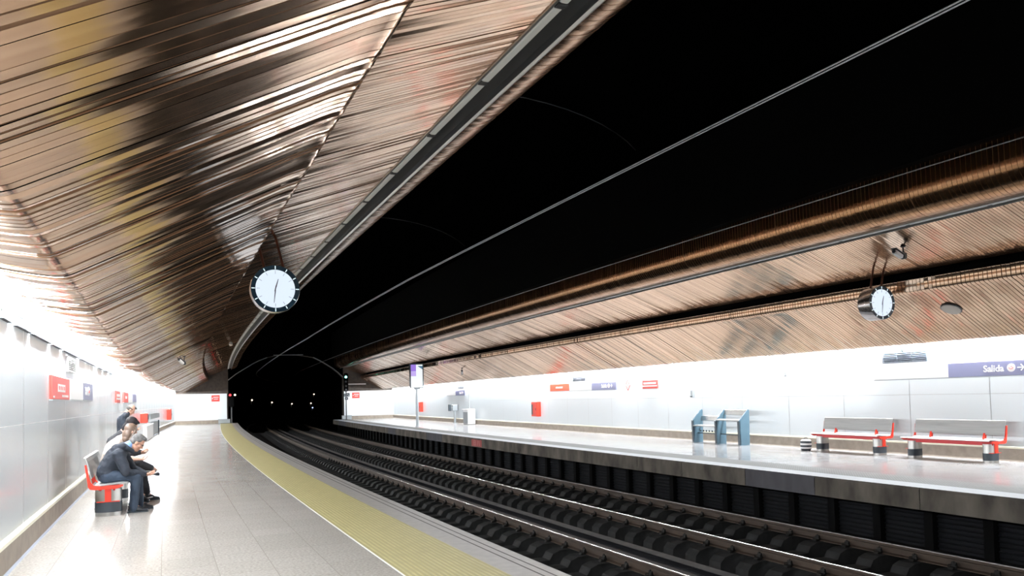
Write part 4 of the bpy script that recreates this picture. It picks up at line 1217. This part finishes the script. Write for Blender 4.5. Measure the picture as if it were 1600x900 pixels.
def phone(s, p, d, lab):
    r = thing('mobile_phone', lab, 'phone', s, 0., 0.)
    d = V(d).normalized(); t = V((0, 1, 0)); t = (t-d*t.dot(d)).normalized(); n = d.cross(t); rot = Matrix((d, t, n)).transposed()
    mb = MB(); mb.box((0, 0, 0), (.15, .072, .008), bev=.003); mb.v = [tuple(V(p)+rot @ V(v)) for v in mb.v]; b = mb.build('case', M['phone'], r)
    mb = MB(); mb.box((0, 0, .0045 if n.z > 0 else -.0045), (.138, .064, .001)); mb.v = [tuple(V(p)+rot @ V(v)) for v in mb.v]; mb.build('screen', M['screen'], b)
phone(12.83, (-.105, -.005, .562), (.92, 0, .38), 'pale phone held by the man in the navy hooded jacket')
# the woman with brown hair beside him
J2 = vecs(dict(hip=(-.80, 0, .56), waist=(-.80, 0, .70), chest=(-.73, 0, .93), neck=(-.60, 0, 1.085),
               shR=(-.70, -.17, .985), shL=(-.66, .17, .985), elR=(-.80, -.27, .86), elL=(-.52, .24, .73), wrR=(-.56, -.20, .76), wrL=(-.35, .05, .74),
               hpR=(-.78, -.09, .54), hpL=(-.78, .09, .54), knR=(-.40, -.10, .53), knL=(-.40, .10, .56), anR=(-.42, -.06, .11), anL=(-.36, .02, .20), toR=(-.30, -.08, .04), toL=(-.24, .0, .15)))
r, H, R, J = person(13.47, 0, 'seated woman with a brown bob and beige top beside the man in navy',
    dict(J=J2, head=((-.47, 0, 1.18), 22, 24), skin=M['skin2'], top=M['beige'], topname='beige_top', leg=M['blackcloth'], hair=M['brownhair'], shoe=M['shoe'], flat=dict(R=1, L=0), up=dict(L=V((-.3, 0, 1))), vox=.008, fat=.88, bulk=.84, sleeve=.35, hk=.92,
         handR=((.9, .3, -.1), (0, .4, .9), 1, (25, 35, 25)), handL=((.9, -.3, 0), (0, -.4, .9), -1, (25, 35, 25))), bob_hair)
# the dark-haired person with crossed legs
J3 = vecs(dict(hip=(-.80, 0, .56), waist=(-.80, 0, .72), chest=(-.74, 0, .99), neck=(-.61, 0, 1.16),
               shR=(-.69, -.18, 1.05), shL=(-.67, .18, 1.05), elR=(-.52, -.22, .80), elL=(-.48, .24, .80), wrR=(-.37, -.06, .82), wrL=(-.35, .08, .81),
               hpR=(-.78, -.10, .55), hpL=(-.78, .10, .55), knR=(-.40, -.20, .66), knL=(-.34, .10, .53), anR=(-.20, .08, .545), anL=(-.255, .10, .10), toR=(-.04, .13, .47), toL=(-.10, .09, .04)))
r, H, R, J = person(14.12, 0, 'seated dark haired person in black with crossed legs at the bench far end',
    dict(J=J3, head=((-.49, 0, 1.275), 10, 30), skin=M['skin'], top=M['blackcloth'], topname='black_jacket', leg=M['blackcloth'], hair=M['blackhair'], shoe=M['shoe'], flat=dict(R=0, L=1), up=dict(R=V((.45, -.2, .9))), vox=.008, fat=.92, bulk=.86, stripe=True, leglen=.9,
         handR=((.8, .5, -.1), (0, .5, .85), 1, (30, 40, 25)), handL=((.8, -.5, -.1), (0, -.5, .85), -1, (30, 40, 25))), long_dark_hair)
phone(14.12, (-.245, .0, .835), (.85, 0, .5), 'pale phone held by the seated person with crossed legs')
# the standing man
J4 = vecs(dict(hip=(-.97, 0, .90), waist=(-.98, 0, 1.02), chest=(-.97, 0, 1.24), neck=(-.89, 0, 1.42),
               shR=(-.96, -.20, 1.33), shL=(-.95, .20, 1.33), elR=(-.94, -.26, 1.05), elL=(-.92, .26, 1.05), wrR=(-.72, -.08, 1.02), wrL=(-.72, .08, 1.02),
               hpR=(-.96, -.10, .85), hpL=(-.96, .10, .85), knR=(-.94, -.11, .47), knL=(-.93, .11, .47), anR=(-.97, -.12, .09), anL=(-.96, .12, .09), toR=(-.82, -.13, .04), toL=(-.81, .13, .04)))
r, H, R, J = person(20.6, 0, 'standing balding man in a dark jacket looking down beside the left wall beyond the bench',
    dict(J=J4, head=((-.80, 0, 1.50), 0, 40), skin=mat('skin_tanned', (.40, .225, .165), .65, spec=.2), top=M['navycloth'], topname='dark_jacket', leg=M['blackcloth'], hair=M['darkgreyhair'], shoe=M['shoe'], flat=dict(R=1, L=1), vox=.009,
         handR=((.8, .45, -.1), (0, .45, .9), 1, (30, 40, 25)), handL=((.8, -.45, -.1), (0, -.45, .9), -1, (30, 40, 25))), bald_hair)
mb = MB(); tcap(mb, (-.89, 0, 1.40), .074, (-.868, 0, 1.425), .070); mb.build('collar', M['blackcloth'], r, True)
# ------------------------------------------------------------------ camera
cam = bpy.data.cameras.new('camera'); co = bpy.data.objects.new('camera', cam); COL.objects.link(co)
cam.sensor_fit = 'HORIZONTAL'; cam.sensor_width = 36.; cam.lens = 36.*1200/1600
cam.shift_x = 0.; cam.shift_y = (571.7788-450)/1600
cam.clip_start = .05; cam.clip_end = 400
pt, rl = .04006207, -.02390195
F_ = Vector((0, cos(pt), sin(pt))); U_ = Vector((0, -sin(pt), cos(pt))); R_ = Vector((1, 0, 0))
X_ = R_*cos(rl)+U_*sin(rl); Y_ = -R_*sin(rl)+U_*cos(rl)
m4 = Matrix.Identity(4)
for i in range(3): m4[i][0] = X_[i]; m4[i][1] = Y_[i]; m4[i][2] = -F_[i]; m4[i][3] = (0, 0, 1.6)[i]
co.matrix_world = m4
SC.camera = co
w = bpy.data.worlds.new('world'); SC.world = w; w.use_nodes = True
w.node_tree.nodes['Background'].inputs[0].default_value = (0, 0, 0, 1); w.node_tree.nodes['Background'].inputs[1].default_value = 0
vs_ = SC.view_settings
SC.display_settings.display_device = 'sRGB'
vs_.view_transform = 'Standard'; vs_.look = 'None'; vs_.gamma = 1; vs_.use_curve_mapping = False; vs_.exposure = 0.
SC.cycles.use_denoising = True
SC.cycles.max_bounces = 8; SC.cycles.diffuse_bounces = 4; SC.cycles.glossy_bounces = 5
SC.cycles.sample_clamp_indirect = 4.
SC.cycles.caustics_reflective = True
